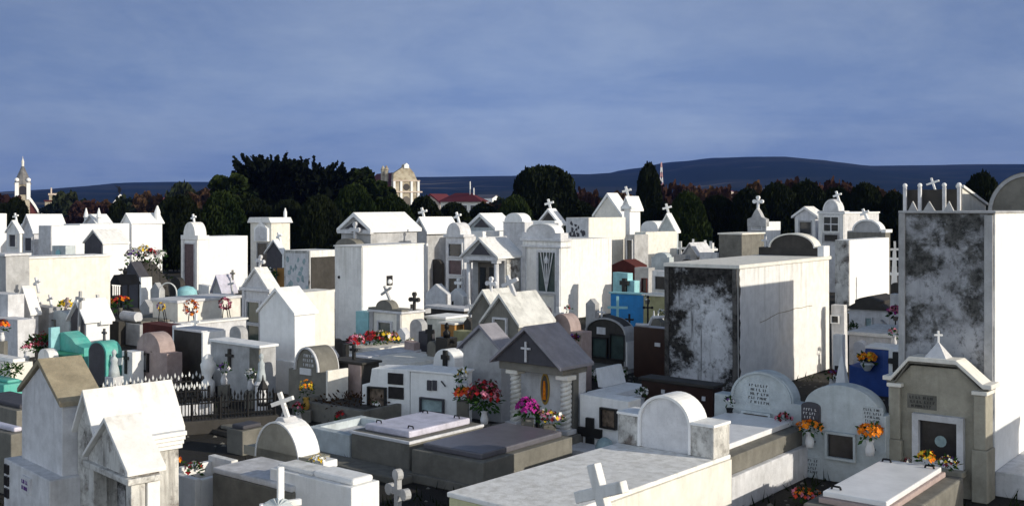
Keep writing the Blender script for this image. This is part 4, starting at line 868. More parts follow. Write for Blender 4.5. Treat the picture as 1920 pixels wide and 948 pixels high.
# ================================================================== BACK ROWS
def mini_chapel(f, label, eave, apex, wall='white', roof='white', door=None, win=(), cross=None, name='house_tomb', rest={}, **k):
    r, ze, za = chapel(f, name, label, 'tomb', eave, apex, wall, roof, **k)
    for w_ in win: panel(r, f, w_, 'window', 'glass', 'grey', .03)
    if door: panel(r, f, door, 'door', 'doorwood', 'pale', .04)
    if cross: cross_part(r, 0, .15, za, cross, cross * .75, cross * .17, 'clean', -15, 20)
    return r, ze, za
# ---- left
f = F(18, 50, 207, d=27.5); r, h = block(f, 'burial_vault', 'long cream block vault with a blank sunlit side wall and dark front, at left', 'vault', 482, 'cream', cap=.05, capmat='white', front='slate')
f = F(-24, 13, d=26.5, l=.6); block(f, 'headstone', 'grey headstone at the far left edge beside the dark front of the cream vault', 'headstone', 476, 'grey', cap=.06, capmat='pale')
f = F(-24, 14, d=25.4, l=.4); block(f, 'headstone', 'pale low headstone at the far left edge above the orange flowers', 'headstone', 552, 'pale')
f = F(-34, -6, 12, d=45); block(f, 'burial_vault', 'white vault cut off by the left edge of the view', 'vault', 400, 'clean')
f = F(12, 37, 42, d=41); r, ze, za = mini_chapel(f, 'ornate white little chapel front with a rounded window at far left', 436, 416, 'white', 'clean', cross=.35); panel(r, f, (19, 440, 31, 462), 'window', 'slate', 'white', .04)
f = F(43, 63, 122, d=49); r, ze, za = mini_chapel(f, 'white gabled vault with a long bright roof slope at far left', 432, 406, 'pale', 'clean', o=.12, t=.1); panel(r, f, (48, 446, 60, 470), 'door', 'slate', 'pale', .05)
G().ball((-f.w / 2, 0, ze + .2), .12).build('finial', 'clean', r)
f = F(73, 97, 162, d=44); r, h = block(f, 'burial_vault', 'white vault with a plain grey front panel, behind the long cream vault', 'vault', 423, 'clean', front='pale')
f = F(97, 122, 130, d=40); r, h = block(f, 'headstone', 'small bluish panel block with a round medallion on the wall of the white vault', 'headstone', 461, 'bluish', l=.4); G().lathe([(.16, 0), (.14, .03)], n=12).build('medallion', 'aqua', r, at=(0, -.02, h - .3)).rotation_euler = (R(90), 0, 0)
f = F(120, 150, 243, d=47); block(f, 'burial_vault', 'long white vault wall behind the pointed dark gable', 'vault', 420, 'clean')
f = F(158, 193, 240, d=42); r, ze, za = mini_chapel(f, 'white gabled vault whose pointed front is darkened as shade, at left', 456, 433, 'clean', 'white', o=.06); G().prism(P_gab(-f.w / 2 + .06, f.w / 2 - .06, .3, ze - .02, za - .08), -.04, -.001).build('facade', 'slate', r)  # slate colour stands in for shade on this pointed front
p = at(212, 40, 428); q = f.local(p)
f = F(160, 184, 208, d=53); r, ze, za = mini_chapel(f, 'ornate white tomb roof with corner pinnacles on the skyline at left', 420, 404, 'pale', 'clean', o=.12)
for sx in (-1, 1): G().lathe([(.1, ze - .1), (.09, ze + .3), (.14, ze + .34), (.02, ze + .8)], sx * (f.w / 2), .05, 8).build('pinnacle', 'clean', r)
f = F(230, 247, 304, d=50); r, ze, za = mini_chapel(f, 'tall bright white vault with a gabled top beside the dark hedge', 417, 402, 'clean', 'clean', o=.08); G().lathe([(.14, ze), (.14, ze + .5), (.03, ze + .8)], f.w / 2 - .1, f.l - .2, 8).build('pinnacle', 'clean', r)
# flower-heaped pointed monument
f = F(229, 262, d=36.5); r = headstone(f, 'headstone', 'dark grey pointed headstone with a white lit edge beside the heaped bouquets', P_gab(-f.w / 2, f.w / 2, 0, f.z(255, 520), f.z(244, 490)), .4, 'slate'); G().box(f.w / 2 + .001, f.w / 2 + .12, -.02, .4, 0, f.z(262, 520)).build('lit_edge', 'clean', r)  # sunlight on the right edge is painted as a white strip
for px, py, rr, c, lab in ((250, 478, .42, ['petalwhite', 'violet'], 'grey and white heaped bouquet in front of the tall bright vault'), (267, 470, .36, ['yellow', 'petalwhite', 'petalwhite'], 'yellow and white heaped bouquet in front of the tall bright vault'), (285, 478, .42, ['red', 'darkred', 'petalwhite'], 'red heaped bouquet in front of the tall bright vault'), (300, 478, .30, ['petalwhite'], 'white bouquet at the right of the heap by the hedge')):
    bouquet(px, py, 38.5, rr * .70, rr * .66, c, lab, 60, .06, None, leaf=60, stand='stake')
p = at(272, 39.5, 500); q = thing('grave_mound', 'dark ivy-covered grave mound carrying the heaped bouquets', 'grave', (p.x, p.y, 0)); g = G(); leaves(g, (0, 0, .8), .9, .85, 500, .14, rnd); g.build('ivy', 'bushgreen', q); G().lathe([(.9, 0), (.8, .8), (.3, 1.5)], n=12).build('mound', 'dark', q)
p = at(218, 33.5); q = thing('iron_shrine', 'black iron grave shrine with a pointed finial beside the long cream vault', 'shrine', (p.x, p.y, 0), YAW); zt = H - (512 - HOR) * 33.5 / FPX
g = G()
for x in (-.3, .3):
    for y in (0, .6): g.tube((x, y, 0), (x, y, zt - .35), .025, 6)
g.prism([(-.36, zt - .36), (.36, zt - .36), (.05, zt - .05), (-.05, zt - .05)], -.05, .65).lathe([(.05, zt - .06), (.07, zt + .05), (.005, zt + .2)], 0, .3, 8)
for i in range(5): g.tube((-.3 + .12 * (i + .5), 0, .1), (-.3 + .12 * (i + .5), 0, zt - .4), .014, 5)
g.build('frame', 'iron', q)
bouquet(226, 566, 33.0, .3, .22, ['red', 'orange'], 'red flowers inside the black iron grave shrine', 30, .07, None, leaf=60, stand='stake')
# ---- slim vault with glazed door
f = F(342, 372, 465, d=43.5); r, h = block(f, 'burial_vault', 'slim white vault with a dark glazed door, pediment and cross, in front of the hedge', 'vault', 444, 'clean')
w = f.w; zp = f.z(357, 440); G().prism(P_sh(-w / 2 - .03, w / 2 + .03, h - .12, h + .06, -w * .36, w * .36, f.z(357, 416), 10), -.06, .5).build('pediment', 'white', r, .01)
cross_part(r, 0, .2, f.z(357, 420), .42, .32, .07, 'clean', -15); panel(r, f, (347, 457, 365, 538), 'door', 'doorred', 'pale', .05)
for x in (-w / 2 + .08, w / 2 - .08): G().box(x - .07, x + .07, -.07, -.001, 0, h - .13).build('pilaster', 'white', r)
# ---- canopy chapel
f = F(470, 509, 544, d=50); r, h = block(f, 'chapel_tomb', 'ornate cream chapel tomb with a shallow canopy roof and arched niche before the dark trees', 'tomb', 418, 'cream'); w, l = f.w, f.l
G().prism([(-w / 2 - .12, h), (w / 2 + .12, h), (w / 2 - .05, h + .26), (-w / 2 + .05, h + .26)], -.12, l + .1).build('roof', 'white', r, .02)
G().prism(P_gab(f.x(481), f.x(506), f.z(492, 452), f.z(492, 428), f.z(492, 415)), -.14, -.001).build('pediment', 'clean', r)
G().prism(P_arch(f.x(484), f.x(503), f.z(492, 450), f.z(492, 432), f.z(492, 424), 8), -.16, -.141).build('niche', 'pale', r)
panel(r, f, (484, 456, 502, 500), 'door', 'doorwood', 'grey', .05); G().lathe([(.08, h), (.08, h + .5), (.02, h + .7)], w / 2 - .1, l - .2, 8).build('pinnacle', 'clean', r)
f = F(500, 530, 534, d=40, l=1.4); r, ze, za = mini_chapel(f, 'narrow dark-fronted gabled tomb with a bright roof edge left of the graffitied vault', 474, 452, 'slate', 'clean', o=.08); cross_part(r, 0, .3, za - .1, .45, .3, .08, 'clean', -20)
G().box(f.w / 2 + .001, f.w / 2 + .1, -.02, .3, .6, ze).build('lit_edge', 'clean', r)  # white strip paints the sun-facing edge of the dark tomb
f = F(519, 533, d=37.5, l=.3); block(f, 'headstone', 'small orange-brown wooden box stele before the graffitied vault', 'headstone', 503, 'orangewood')
bouquet(507, 515, 37.5, .22, .3, ['petalwhite', 'yellow'], 'green leafy bunch beside the orange-brown box stele', 10, .06, None, leaf=120, stand='stake')
# ---- scribbled block + big white vault
f = F(534, 582, 640, d=36.0); r, h = block(f, 'burial_vault', 'grey-white block vault with a peeling patchy front and a side darkened as cast shade', 'vault', 470, 'white', front='mouldlight')
G().box(f.w / 2 - .0, f.w / 2 + .03, .02, f.l - .02, h - 1.35, h - .22).build('cast_shade', 'dark', r)  # dark panel paints the neighbouring vault's shadow onto this side
for i in range(16):
    x, z_ = rnd.uniform(-f.w * .38, f.w * .4), h - .2 - rnd.uniform(0, 1.1); s = rnd.uniform(.04, .13)
    if i == 0: g = G().box(-f.w * .44, f.w * .44, -.0290, -.0256, h - 1.4, h - .1); nf = 6
    g.prism([(x + s * math.cos(a) * rnd.uniform(.4, 1.2), z_ + s * 1.3 * math.sin(a) * rnd.uniform(.4, 1.2)) for a in [k * .9 for k in range(7)]], -.034 - .0004 * i, -.0285)
g.bm.faces.ensure_lookup_table()
for f_ in g.bm.faces[6:]: f_.material_index = 1
g.build('peeling_patches', ['pale', 'metalblue'], r)
f = F(630, 681, 796, d=27.6); r, h = block(f, 'burial_vault', 'big square white vault with a tiny square window high on its blank sunlit side', 'vault', 463, 'clean', front='white')
G().box(-f.w / 2 - .02, f.w / 2 + .02, -.05, f.l + .02, h + .001, h + .03).build('coping', 'white', r)
wy, wz = f.sy(731), f.sz(731, 526)
wn = G().box(f.w / 2 - .01, f.w / 2 + .012, wy - .11, wy + .11, wz - .13, wz + .13).build('window', 'plaquedark', r); G().ball((f.w / 2 + .03, wy - .02, wz - .03), .07).build('vase', 'clean', wn)
G().ball((f.x(638), -.03, f.z(638, 519)), .04).build('knob', 'black', r)
f = F(640, 695, 782, d=37.0); r, ze, za = mini_chapel(f, 'white vault with stone triangular pediment and broad bright roof, above the big square vault', 432, 406, 'grey', 'clean', o=.12, t=.12)
G().box(-f.w / 2 - .1, f.w / 2 + .1, -.12, .05, ze - .12, ze + .02).build('cornice', 'pale', r, .01); G().prism([(-f.w * .36, ze + .06), (f.w * .36, ze + .06), (0, za - .14)], -.03, -.001).build('tympanum', 'slate', r)
cross_part(r, f.x(674), -.2, f.z(674, 452), .6, .36, .09, 'pale', 0, 0, tref=True)
G().prism(P_arch(f.x(648), f.x(690), f.z(668, 462), f.z(668, 462), f.z(668, 446), 12), -.5, -.13).build('porch_arch', 'stone', r)
G().box(f.w / 2 - .02, f.w / 2 + .55, 0, f.l, 0, ze - .5).build('aisle', 'clean', r, .01)
f = F(782, 800, 812, d=42); mini_chapel(f, 'small grey gabled tomb with bright roof slopes and cross, right of the broad bright roof', 428, 412, 'grey', 'clean', o=.18, t=.1, cross=.5, l=1.6)
# ---- centre
f = F(836, 871, 893, d=37.0); r, h = block(f, 'burial_vault', 'narrow two-storey niche vault with a rounded gable and cross', 'vault', 444, 'pale'); w = f.w
G().prism(P_sh(-w / 2 - .04, w / 2 + .04, h - .02, h + .08, -w * .38, w * .38, f.z(854, 417), 12), -.08, .5).build('pediment', 'pale', r, .01); cross_part(r, .05, .2, f.z(855, 420), .44, .34, .07, 'clean', -20)
panel(r, f, (843, 457, 867, 480), 'niche', 'glass', 'pale', .04); panel(r, f, (843, 488, 867, 514), 'niche', 'doorred', 'pale', .04); panel(r, f, (843, 522, 867, 560), 'niche', 'doorwood', 'pale', .04)
f = F(873, 934, 977, d=33.2); r = f.thing('chapel_tomb', 'grey temple-fronted mausoleum with two columns, dark double door and stained side', 'tomb'); w, l = f.w, f.l
ze, za = f.z(903, 481), f.z(902, 450)
G().box(-w / 2, w / 2, .35, l, 0, ze).build('wall', 'mouldedge' if False else 'grey', r, .01)
G().prism([(-w / 2 - .06, ze), (w / 2 + .06, ze), (0, za)], -.04, l).build('pediment', 'grey', r); roof_chevron(r, w + .1, -.06, l, ze + .004, za + .01, 'white', .08, .07)
G().prism([(-w * .3, ze + .06), (w * .3, ze + .06), (0, za - .08)], -.06, -.041).build('tympanum', 'slate', r)
G().box(-w / 2 - .04, w / 2 + .04, -.06, .349, ze - .12, ze - .002).build('entablature', 'pale', r, .01)
for x in (-w / 2 + .1, w / 2 - .1):
    c = G().lathe([(.085, .2), (.075, ze - .2)], x, .06, 14).build('column', 'pale', r, smooth=True); G().box(x - .12, x + .12, -.06, .18, 0, .2).build('base', 'pale', c); G().box(x - .11, x + .11, -.05, .17, ze - .2, ze - .121).build('capital', 'pale', c)
d_ = G().box(-w * .3, w * .3, .31, .349, .1, ze - .2).build('door', 'doorwood', r)
for x in (-w * .15, w * .15): G().box(x - w * .09, x + w * .09, .29, .309, .3, ze - .35).build('pane', 'glass', d_)
G().box(w / 2 + .001, w / 2 + .04, .4, l - .1, .1, ze - .1).build('side_panel', 'mouldlight', r)
f = F(979, 1051, 1147, d=33.0); r, h = block(f, 'chapel_tomb', 'white mausoleum with a rounded pediment, iron-grilled glass door and long blank side', 'tomb', 449, 'white'); w, l = f.w, f.l
zs = f.z(1015, 442)
G().prism(P_sh(-w / 2, w / 2, h + .001, zs + .1, -w * .36, w * .36, f.z(1014, 420), 16), -.02, .4).build('pediment', 'pale', r, .01); arch_rim(r, -w * .36, w * .36, zs + .1, f.z(1014, 420), .03, -.05, .42, 'clean')
for a, b in ((h - .26, h - .20), (h - .06, h + .03)): G().box(-w / 2 - .05, w / 2 + .05, -.08, l if a < h - .1 and False else .5, a, b).build('cornice', 'pale', r, .01)
pilasters(r, (-w / 2 + .09, w / 2 - .09), .14, 0, h - .261, 'pale', .05)
p = panel(r, f, (1010, 473, 1042, 546), 'door', 'greenglass', 'pale', .06, .03)
x0, x1, z0, z1 = f.x(1010), f.x(1042), f.z(1026, 546), f.z(1026, 473); xm = (x0 + x1) / 2; g = G()
for a in (-1, 1): g.tube((xm + a * (x1 - x0) * .36, -.05, z1), (xm, -.05, z0), .018, 6); g.tube((xm + a * (x1 - x0) * .18, -.05, z1), (xm + a * .03, -.05, z0 + .3), .014, 6)
g.tube((xm, -.05, z0), (xm, -.05, z1), .016, 6); g.lathe([(.05, z1 - .34), (.07, z1 - .22), (.02, z1 - .1)], xm, -.055, 8); g.build('grille', 'pale', p)
panel(r, f, (1012, 553, 1040, 590), 'lower_panel', 'cream', 'pale', .03)
f = F(880, 928, 962, d=44); r, ze, za = mini_chapel(f, 'white vault with a dark pediment and broad bright roof behind the temple-fronted mausoleum', 428, 406, 'bluish', 'clean', o=.14, t=.12); G().prism([(-f.w * .3, ze + .04), (f.w * .3, ze + .04), (0, za - .1)], -.03, -.001).build('tympanum', 'slate', r)
f = F(944, 984, 1000, d=41); r, h = block(f, 'burial_vault', 'white vault with a tall rounded-gable front in the white cluster of the centre', 'vault', 417, 'pale'); G().prism(P_sh(-f.w / 2, f.w / 2, h + .001, h + .03, -f.w * .42, f.w * .42, f.z(965, 399), 14), -.04, f.l).build('barrel_gable', 'clean', r)
f = F(868, 905, 950, d=41.5); r, h = block(f, 'burial_vault', 'low white vault roof just behind the temple-fronted mausoleum pediment', 'vault', 434, 'clean')
f = F(1012, 1047, 1056, d=46); r, ze, za = mini_chapel(f, 'white tomb with a dark little gable and a leaning cross behind the rounded pediment', 418, 396, 'white', 'clean', o=.12, t=.1, cross=.55)
G().prism([(-f.w * .42, ze + .02), (f.w * .42, ze + .02), (0, za - .05)], -.05, -.001).build('tympanum', 'dark', r)
f = F(985, 1040, 1053, d=44.5); block(f, 'burial_vault', 'long bright white wall vault behind the rounded pediment', 'vault', 414, 'clean')
f = F(1062, 1105, 1172, d=39.5); r, h = block(f, 'burial_vault', 'cream square vault with dark relief decoration on the front, right of centre', 'vault', 408, 'cream', front='pale')
g = G().box(f.x(1067), f.x(1101), -.0290, -.0256, f.z(1085, 449), f.z(1085, 411))
for i in range(22):
    x, z_ = f.x(rnd.uniform(1070, 1098)), f.z(1085, rnd.triangular(414, 445, 442)); s = rnd.uniform(.03, .09)
    g.prism([(x + s * math.cos(a) * rnd.uniform(.4, 1.3), z_ + s * 1.3 * math.sin(a) * rnd.uniform(.4, 1.3)) for a in [k * .9 for k in range(7)]], -.036 - .0004 * i, -.0285)
g.bm.faces.ensure_lookup_table()
for f_ in g.bm.faces[6:]: f_.material_index = 1
g.build('relief', ['pale', 'slate'], r)
f = F(1115, 1166, 1182, d=45); mini_chapel(f, 'tall white steep gable tomb, highest of the centre cluster', 404, 368, 'cream', 'clean', o=.08, t=.12)
f = F(1170, 1181, 1201, d=42.5); r, ze, za = mini_chapel(f, 'white tower-like vault with small gabled top and cross right of the steep gable', 386, 372, 'clean', 'clean', o=.1, t=.08, cross=.5); G().box(-f.w / 2 - .1, f.w / 2 + .14, -.1, .3, ze - .12, ze).build('cornice', 'clean', r)
f = F(1190, 1211, 1268, d=41); r, h = block(f, 'burial_vault', 'cream low vault with a grey side panel, left of the small pale crosses', 'vault', 435, 'cream', front='bluish')
f = F(1201, 1233, 1240, d=44, l=1.5); r, h = block(f, 'burial_vault', 'small white round-topped tomb above the cream low vault', 'vault', 428, 'clean'); G().prism(P_arch(-f.w / 2, f.w / 2, h - .004, h, f.z(1218, 414), 12), 0, 1.5).build('barrel_roof', 'clean', r)
f = F(1236, 1266, 1272, d=43); r, ze, za = mini_chapel(f, 'white pointed gable tomb with a tilted cross above the cream low vault', 432, 404, 'bluish', 'clean', o=.07, t=.08, cross=.5)
f = F(1174, 1190, d=40.0, l=1.0); r, h = block(f, 'burial_vault', 'grey narrow niche column in the gap beside the cream low vault', 'vault', 440, 'grey'); panel(r, f, (1177, 450, 1186, 488), 'niche', 'glass', 'pale', .03)
f = F(1222, 1256, d=36.0); headstone(f, 'headstone', 'lilac-white crest-shaped headstone above the dark red gable', P_sh(-f.w / 2, f.w / 2, 0, f.z(1250, 482), f.x(1227), f.x(1252), f.z(1240, 473), 8), .3, 'bluish')
for i, (px, py, dd, rl) in enumerate(((1276, 452, 44, 0), (1296, 448, 46, 12), (1312, 455, 43, -14), (1322, 450, 45, 0), (1330, 452, 46, 10), (1338, 455, 44, -8))):
    p = at(px, dd); q = thing('grave_cross', 'small pale cross among others above the mouldy vault, left of the brownish box vault', 'cross', (p.x, p.y, 0), -20 + i * 9, 'small pale crosses beyond the mouldy vault'); zt = H - (py - HOR) * dd / FPX; G().cross(0, 0, 0, zt, .45, .09, .09, rl * .2, 0, .86).build('cross', 'clean', q)
f = F(1282, 1306, d=42); r, ze, za = mini_chapel(f, 'small gabled grave with a pale grey roof among the pale crosses', 476, 458, 'grey', 'pale', o=.1, l=1.2)
f = F(1255, 1285, d=41, l=.4); block(f, 'headstone', 'grey headstone among the pale crosses, left of the small gabled grave', 'headstone', 478, 'grey')
f = F(1312, 1345, d=40, l=.5); block(f, 'headstone', 'broad grey headstone among the pale crosses, right of the small gabled grave', 'headstone', 474, 'pale')
# ---- right
f = F(1348, 1391, 1432, d=39.5); block(f, 'burial_vault', 'brownish box vault with a sunlit cream side, left of the dark arched pediment', 'vault', 437, 'stone', cap=.06, capmat='cream')
f = F(1402, 1437, 1464, d=46); r, h = block(f, 'chapel_tomb', 'little grey chapel front with stepped gable and cross, white box side, before the dark trees', 'tomb', 416, 'clean', front='grey'); w = f.w
G().prism([(-w / 2, h - .2), (w / 2, h - .2), (w / 2, h + .12), (w * .28, h + .2), (w * .12, f.z(1419, 396)), (0, f.z(1419, 390)), (-w * .12, f.z(1419, 396)), (-w * .28, h + .2), (-w / 2, h + .12)], -.06, .25).build('stepped_gable', 'grey', r, .01)
cross_part(r, 0, .1, f.z(1419, 392), .5, .34, .09, 'clean', tref=True); panel(r, f, (1411, 418, 1428, 430), 'window', 'glass', 'pale', .04)
f = F(1491, 1531, 1545, d=47); r, ze, za = mini_chapel(f, 'small pale chapel tomb with one dark window left of the arched chapel', 406, 392, 'pale', 'white', o=.12, t=.1); panel(r, f, (1501, 416, 1522, 438), 'window', 'glass', 'grey', .06)
pilasters(r, (-f.w / 2 + .1, f.w / 2 - .1), .16, 0, ze - .1, 'white')
f = F(1534, 1583, 1646, d=43.5); r, h = block(f, 'chapel_tomb', 'tall chapel tomb with a round-headed gable, cross and large dark window', 'tomb', 398, 'pale', cap=.06, capmat='clean'); w = f.w
G().prism(P_sh(-w / 2 - .02, w / 2 + .02, h + .001, h + .06, -w * .30, w * .32, f.z(1560, 373), 14), -.05, .5).build('pediment', 'pale', r, .01); arch_rim(r, -w * .26, w * .28, h + .06, f.z(1560, 376), .04, -.09, -.051, 'clean')
cross_part(r, w * .25, .2, f.z(1566, 380), .5, .36, .08, 'clean', -18); p = panel(r, f, (1545, 407, 1572, 433), 'window', 'glass', 'white', .06)
g = G(); xm = f.x(1558); g.box(xm - .02, xm + .02, -.03, -.012, f.z(1558, 433), f.z(1558, 407)); g.box(f.x(1545), f.x(1572), -.034, -.0305, f.z(1558, 421), f.z(1558, 419)); g.build('mullion', 'pale', p)
panel(r, f, (1546, 440, 1571, 452), 'niche', 'dark', 'grey', .04); pilasters(r, (-w / 2 + .1, w / 2 - .1), .16, 0, h - .08, 'white', .05)
f = F(1566, 1593, 1668, d=36.0); r, h = block(f, 'burial_vault', 'white square vault with a stained grey narrow front, right of the dark arched pediment', 'vault', 450, 'clean', front='mouldlight')
f = F(1588, 1660, 1669, d=40.5, l=.8); r, h = block(f, 'burial_vault', 'dark vault top with a lit arched pediment and tilted cross above the white square vault', 'vault', 436, 'stone'); w = f.w
G().prism(P_sh(-w / 2, w / 2, h + .001, h + .05, -w * .32, w * .36, f.z(1628, 414), 16), .0, .4).build('pediment', 'grey', r, .01); arch_rim(r, -w * .32, w * .36, h + .05, f.z(1628, 414), .06, -.05, .45, 'clean')
cross_part(r, .0, .2, f.z(1628, 414), .5, .36, .09, 'clean', -24); G().box(w / 2 - .16, w / 2 + .02, -.02, .7, h, h + .12).build('end_post', 'clean', r)
for px, py, dd, rl in ((1672, 470, 40, 10), (1681, 452, 44, -8), (1677, 500, 36, 4)):
    p = at(px, dd); q = thing('grave_cross', 'small white cross in the dark gap left of the tallest vault', 'cross', (p.x, p.y, 0), -20, 'small white crosses in the dark gap'); zt = H - (py - HOR) * dd / FPX; G().cross(0, 0, 0, zt, .36, .09, .09, rl * .25, 0, .84).build('cross', 'clean', q)
# ================================================================== SMALL THINGS BETWEEN THE TOMBS
def small_cross(px, py, d, w_, mat, label, roll=0, tref=False, yaw=YAW, base=True, group=None):
    p = at(px, d); zt = H - (py - HOR) * d / FPX; q = thing('grave_cross', label, 'cross', (p.x, p.y, 0), yaw, group)
    zb = max(0, zt - w_ * 1.7)
    if base: G().prism([(-w_ * .4, 0), (w_ * .4, 0), (w_ * .28, zb + .02), (-w_ * .28, zb + .02)], -w_ * .25, w_ * .25).build('pedestal', 'pale' if mat != 'iron' else 'stone', q, .008)
    G().cross(0, 0, zb, zt - zb, w_, w_ * .18, w_ * .16, roll, 0, .66, tref).build('cross', mat, q, .004); return q
for px, py, d, w_, mat, lab, roll in (
    (76, 556, 27.2, .3, 'pale', 'small stone cross behind the plain grey block headstone', -12), (160, 505, 40.0, .4, 'clean', 'small white cross against the long cream vault top', 0),
    (215, 640, 21.5, .22, 'grey', 'small grey cross behind the little angel statuette', 8), (436, 520, 31, .3, 'pale', 'small stone cross at the right end of the tiny lilac-roofed tomb', -10),
    (548, 612, 23.5, .25, 'clean', 'small white cross beside the pink statuette', 0), (612, 622, 23, .26, 'pale', 'small pale cross right of the pale blue statuette', 10),
    (772, 570, 29, .3, 'dark', 'small dark cross beside the corner of the big square white vault', 0), (884, 560, 28, .3, 'pale', 'pale cross left of the knobbed-cross gabled tomb', -10),
    (1005, 600, 24, .24, 'clean', 'small white cross behind the bright white roof slope', 10), (1128, 575, 26, .22, 'pale', 'small pale cross above the dark arched headstone', 0),
    (1180, 588, 26.5, .24, 'iron', 'small black iron cross above the near-black square headstone', 0), (1198, 470, 43, .4, 'clean', 'small white cross before the cream low vault', 8),
    (1262, 462, 43, .36, 'clean', 'white cross right of the lilac-white crest headstone', -8), (1382, 470, 41, .36, 'pale', 'pale cross before the brownish box vault', 0),
    (1470, 462, 42, .36, 'clean', 'white cross left of the arched chapel with large window', 6), (1600, 575, 30, .26, 'pale', 'small pale cross left of the cream little house tomb', -6),
    (1660, 570, 30.5, .3, 'clean', 'small white cross right of the cream little house tomb', 6), (520, 600, 24.5, .2, 'clean', 'small white cross on the white block vault corner', 0)):
    small_cross(px, py, d, w_, mat, lab, roll)
def small_stone(px0, px1, top, d, shape, mat, label, th=.2):
    f = F(px0, px1, d=d); w = f.w / 2; zt = f.top(top)
    pts = P_arch(-w, w, 0, zt - w * .8, zt, 10) if shape == 'arch' else (P_gab(-w, w, 0, zt - w * .9, zt) if shape == 'gable' else [(-w, 0), (w, 0), (w, zt - .04), (-w, zt)])
    r = headstone(f, 'headstone', label, pts, th, mat); return r, f, zt
for a in ((140, 158, 560, 38.0, 'arch', 'pale', 'small pale arched headstone before the flower-heaped mound'), (282, 300, 530, 36, 'gable', 'grey', 'small grey pointed headstone by the white iron hoop'),
    (318, 338, 520, 38, 'arch', 'dark', 'dark arched headstone in front of the hedge by the slim white vault'), (372, 392, 534, 37, 'rect', 'white', 'small white square headstone at the foot of the slim white vault'),
    (468, 486, 505, 42, 'arch', 'pale', 'pale arched headstone before the ornate cream chapel tomb'), (805, 828, 486, 42, 'arch', 'dark', 'dark arched headstone right of the big square white vault'),
    (842, 858, 500, 40, 'gable', 'pale', 'pale pointed headstone before the two-storey niche vault'), (1150, 1170, 470, 46, 'gable', 'grey', 'grey pointed headstone behind the dark red gable'),
    (1276, 1296, 486, 40, 'arch', 'dark', 'dark arched headstone right behind the mouldy vault corner'), (1440, 1462, 470, 42, 'rect', 'grey', 'grey square headstone behind the arched pediment of the mouldy vault'),
    (1670, 1688, 530, 32, 'arch', 'dark', 'dark arched headstone in the gap left of the tallest vault'), (735, 760, 668, 22.8, 'arch', 'pale', 'small pale arched headstone on the sunlit rows behind the white headstones'),
    (600, 622, 652, 21.2, 'gable', 'pale', 'small pale pointed headstone behind the dark round-arched one'), (430, 452, 612, 24.2, 'arch', 'grey', 'small grey arched headstone before the long grey tomb plinth'),
    (305, 322, 640, 22.3, 'rect', 'pale', 'narrow pale square headstone behind the purple-grey arched one'), (70, 92, 655, 21.2, 'arch', 'white', 'little white arched headstone left of the turquoise stepped tomb')):
    small_stone(*a)
for a in ((655, 672, 628, 25.8, 'arch', 'grey', 'small grey arched headstone before the turquoise pillar stone'), (742, 760, 615, 25.9, 'gable', 'pale', 'small pale pointed headstone at the right pillar of the cream mausoleum front'),
    (758, 776, 640, 23.4, 'rect', 'pinkstone', 'small pinkish square headstone left of the slate-grey square one'), (852, 868, 640, 22.4, 'arch', 'white', 'small white arched headstone below the olive yellow low one'),
    (870, 884, 596, 25.5, 'gable', 'dark', 'small dark pointed headstone left of the grey gabled group'), (716, 738, 682, 21.6, 'rect', 'stone', 'small dark stone block on the sunlit white grave'),
    (612, 632, 636, 23.6, 'arch', 'dark', 'small dark arched headstone right of the pale blue statuette'), (236, 254, 578, 29.8, 'arch', 'dark', 'small dark arched headstone below the black iron grave shrine'),
    (262, 280, 562, 31, 'gable', 'grey', 'small grey pointed headstone between the iron grave shrine and the long cream tomb'), (205, 222, 600, 27.0, 'rect', 'dark', 'small dark square headstone at the corner of the long cream vault'),
    (335, 352, 652, 21.6, 'gable', 'stone', 'small dark stone pointed headstone behind the very dark tall slab'), (398, 414, 640, 21.4, 'arch', 'pale', 'small pale arched headstone at the left end of the grey niche wall'),
    (1006, 1026, 575, 25.5, 'arch', 'pinkstone', 'small pinkish arched headstone behind the bright white roof slope'), (1098, 1116, 560, 27.5, 'gable', 'grey', 'small grey pointed headstone before the long blank side of the white mausoleum'),
    (1130, 1146, 590, 26.8, 'rect', 'dark', 'small dark square headstone before the sky-blue tomb'), (1218, 1240, 598, 24.6, 'arch', 'stone', 'small dark stone arched headstone above the near-black square one'),
    (1600, 1622, 640, 20.8, 'arch', 'pale', 'small pale arched headstone behind the dark blue painted tomb'), (1640, 1660, 600, 26.0, 'gable', 'pale', 'small pale pointed headstone before the window of the cream little house tomb'),
    (478, 496, 660, 20.4, 'gable', 'dark', 'small dark pointed headstone between the grey niche wall and the narrow house tomb'), (800, 816, 640, 21.9, 'arch', 'stone', 'small dark stone arched headstone left of the bust headstone')):
    small_stone(*a)
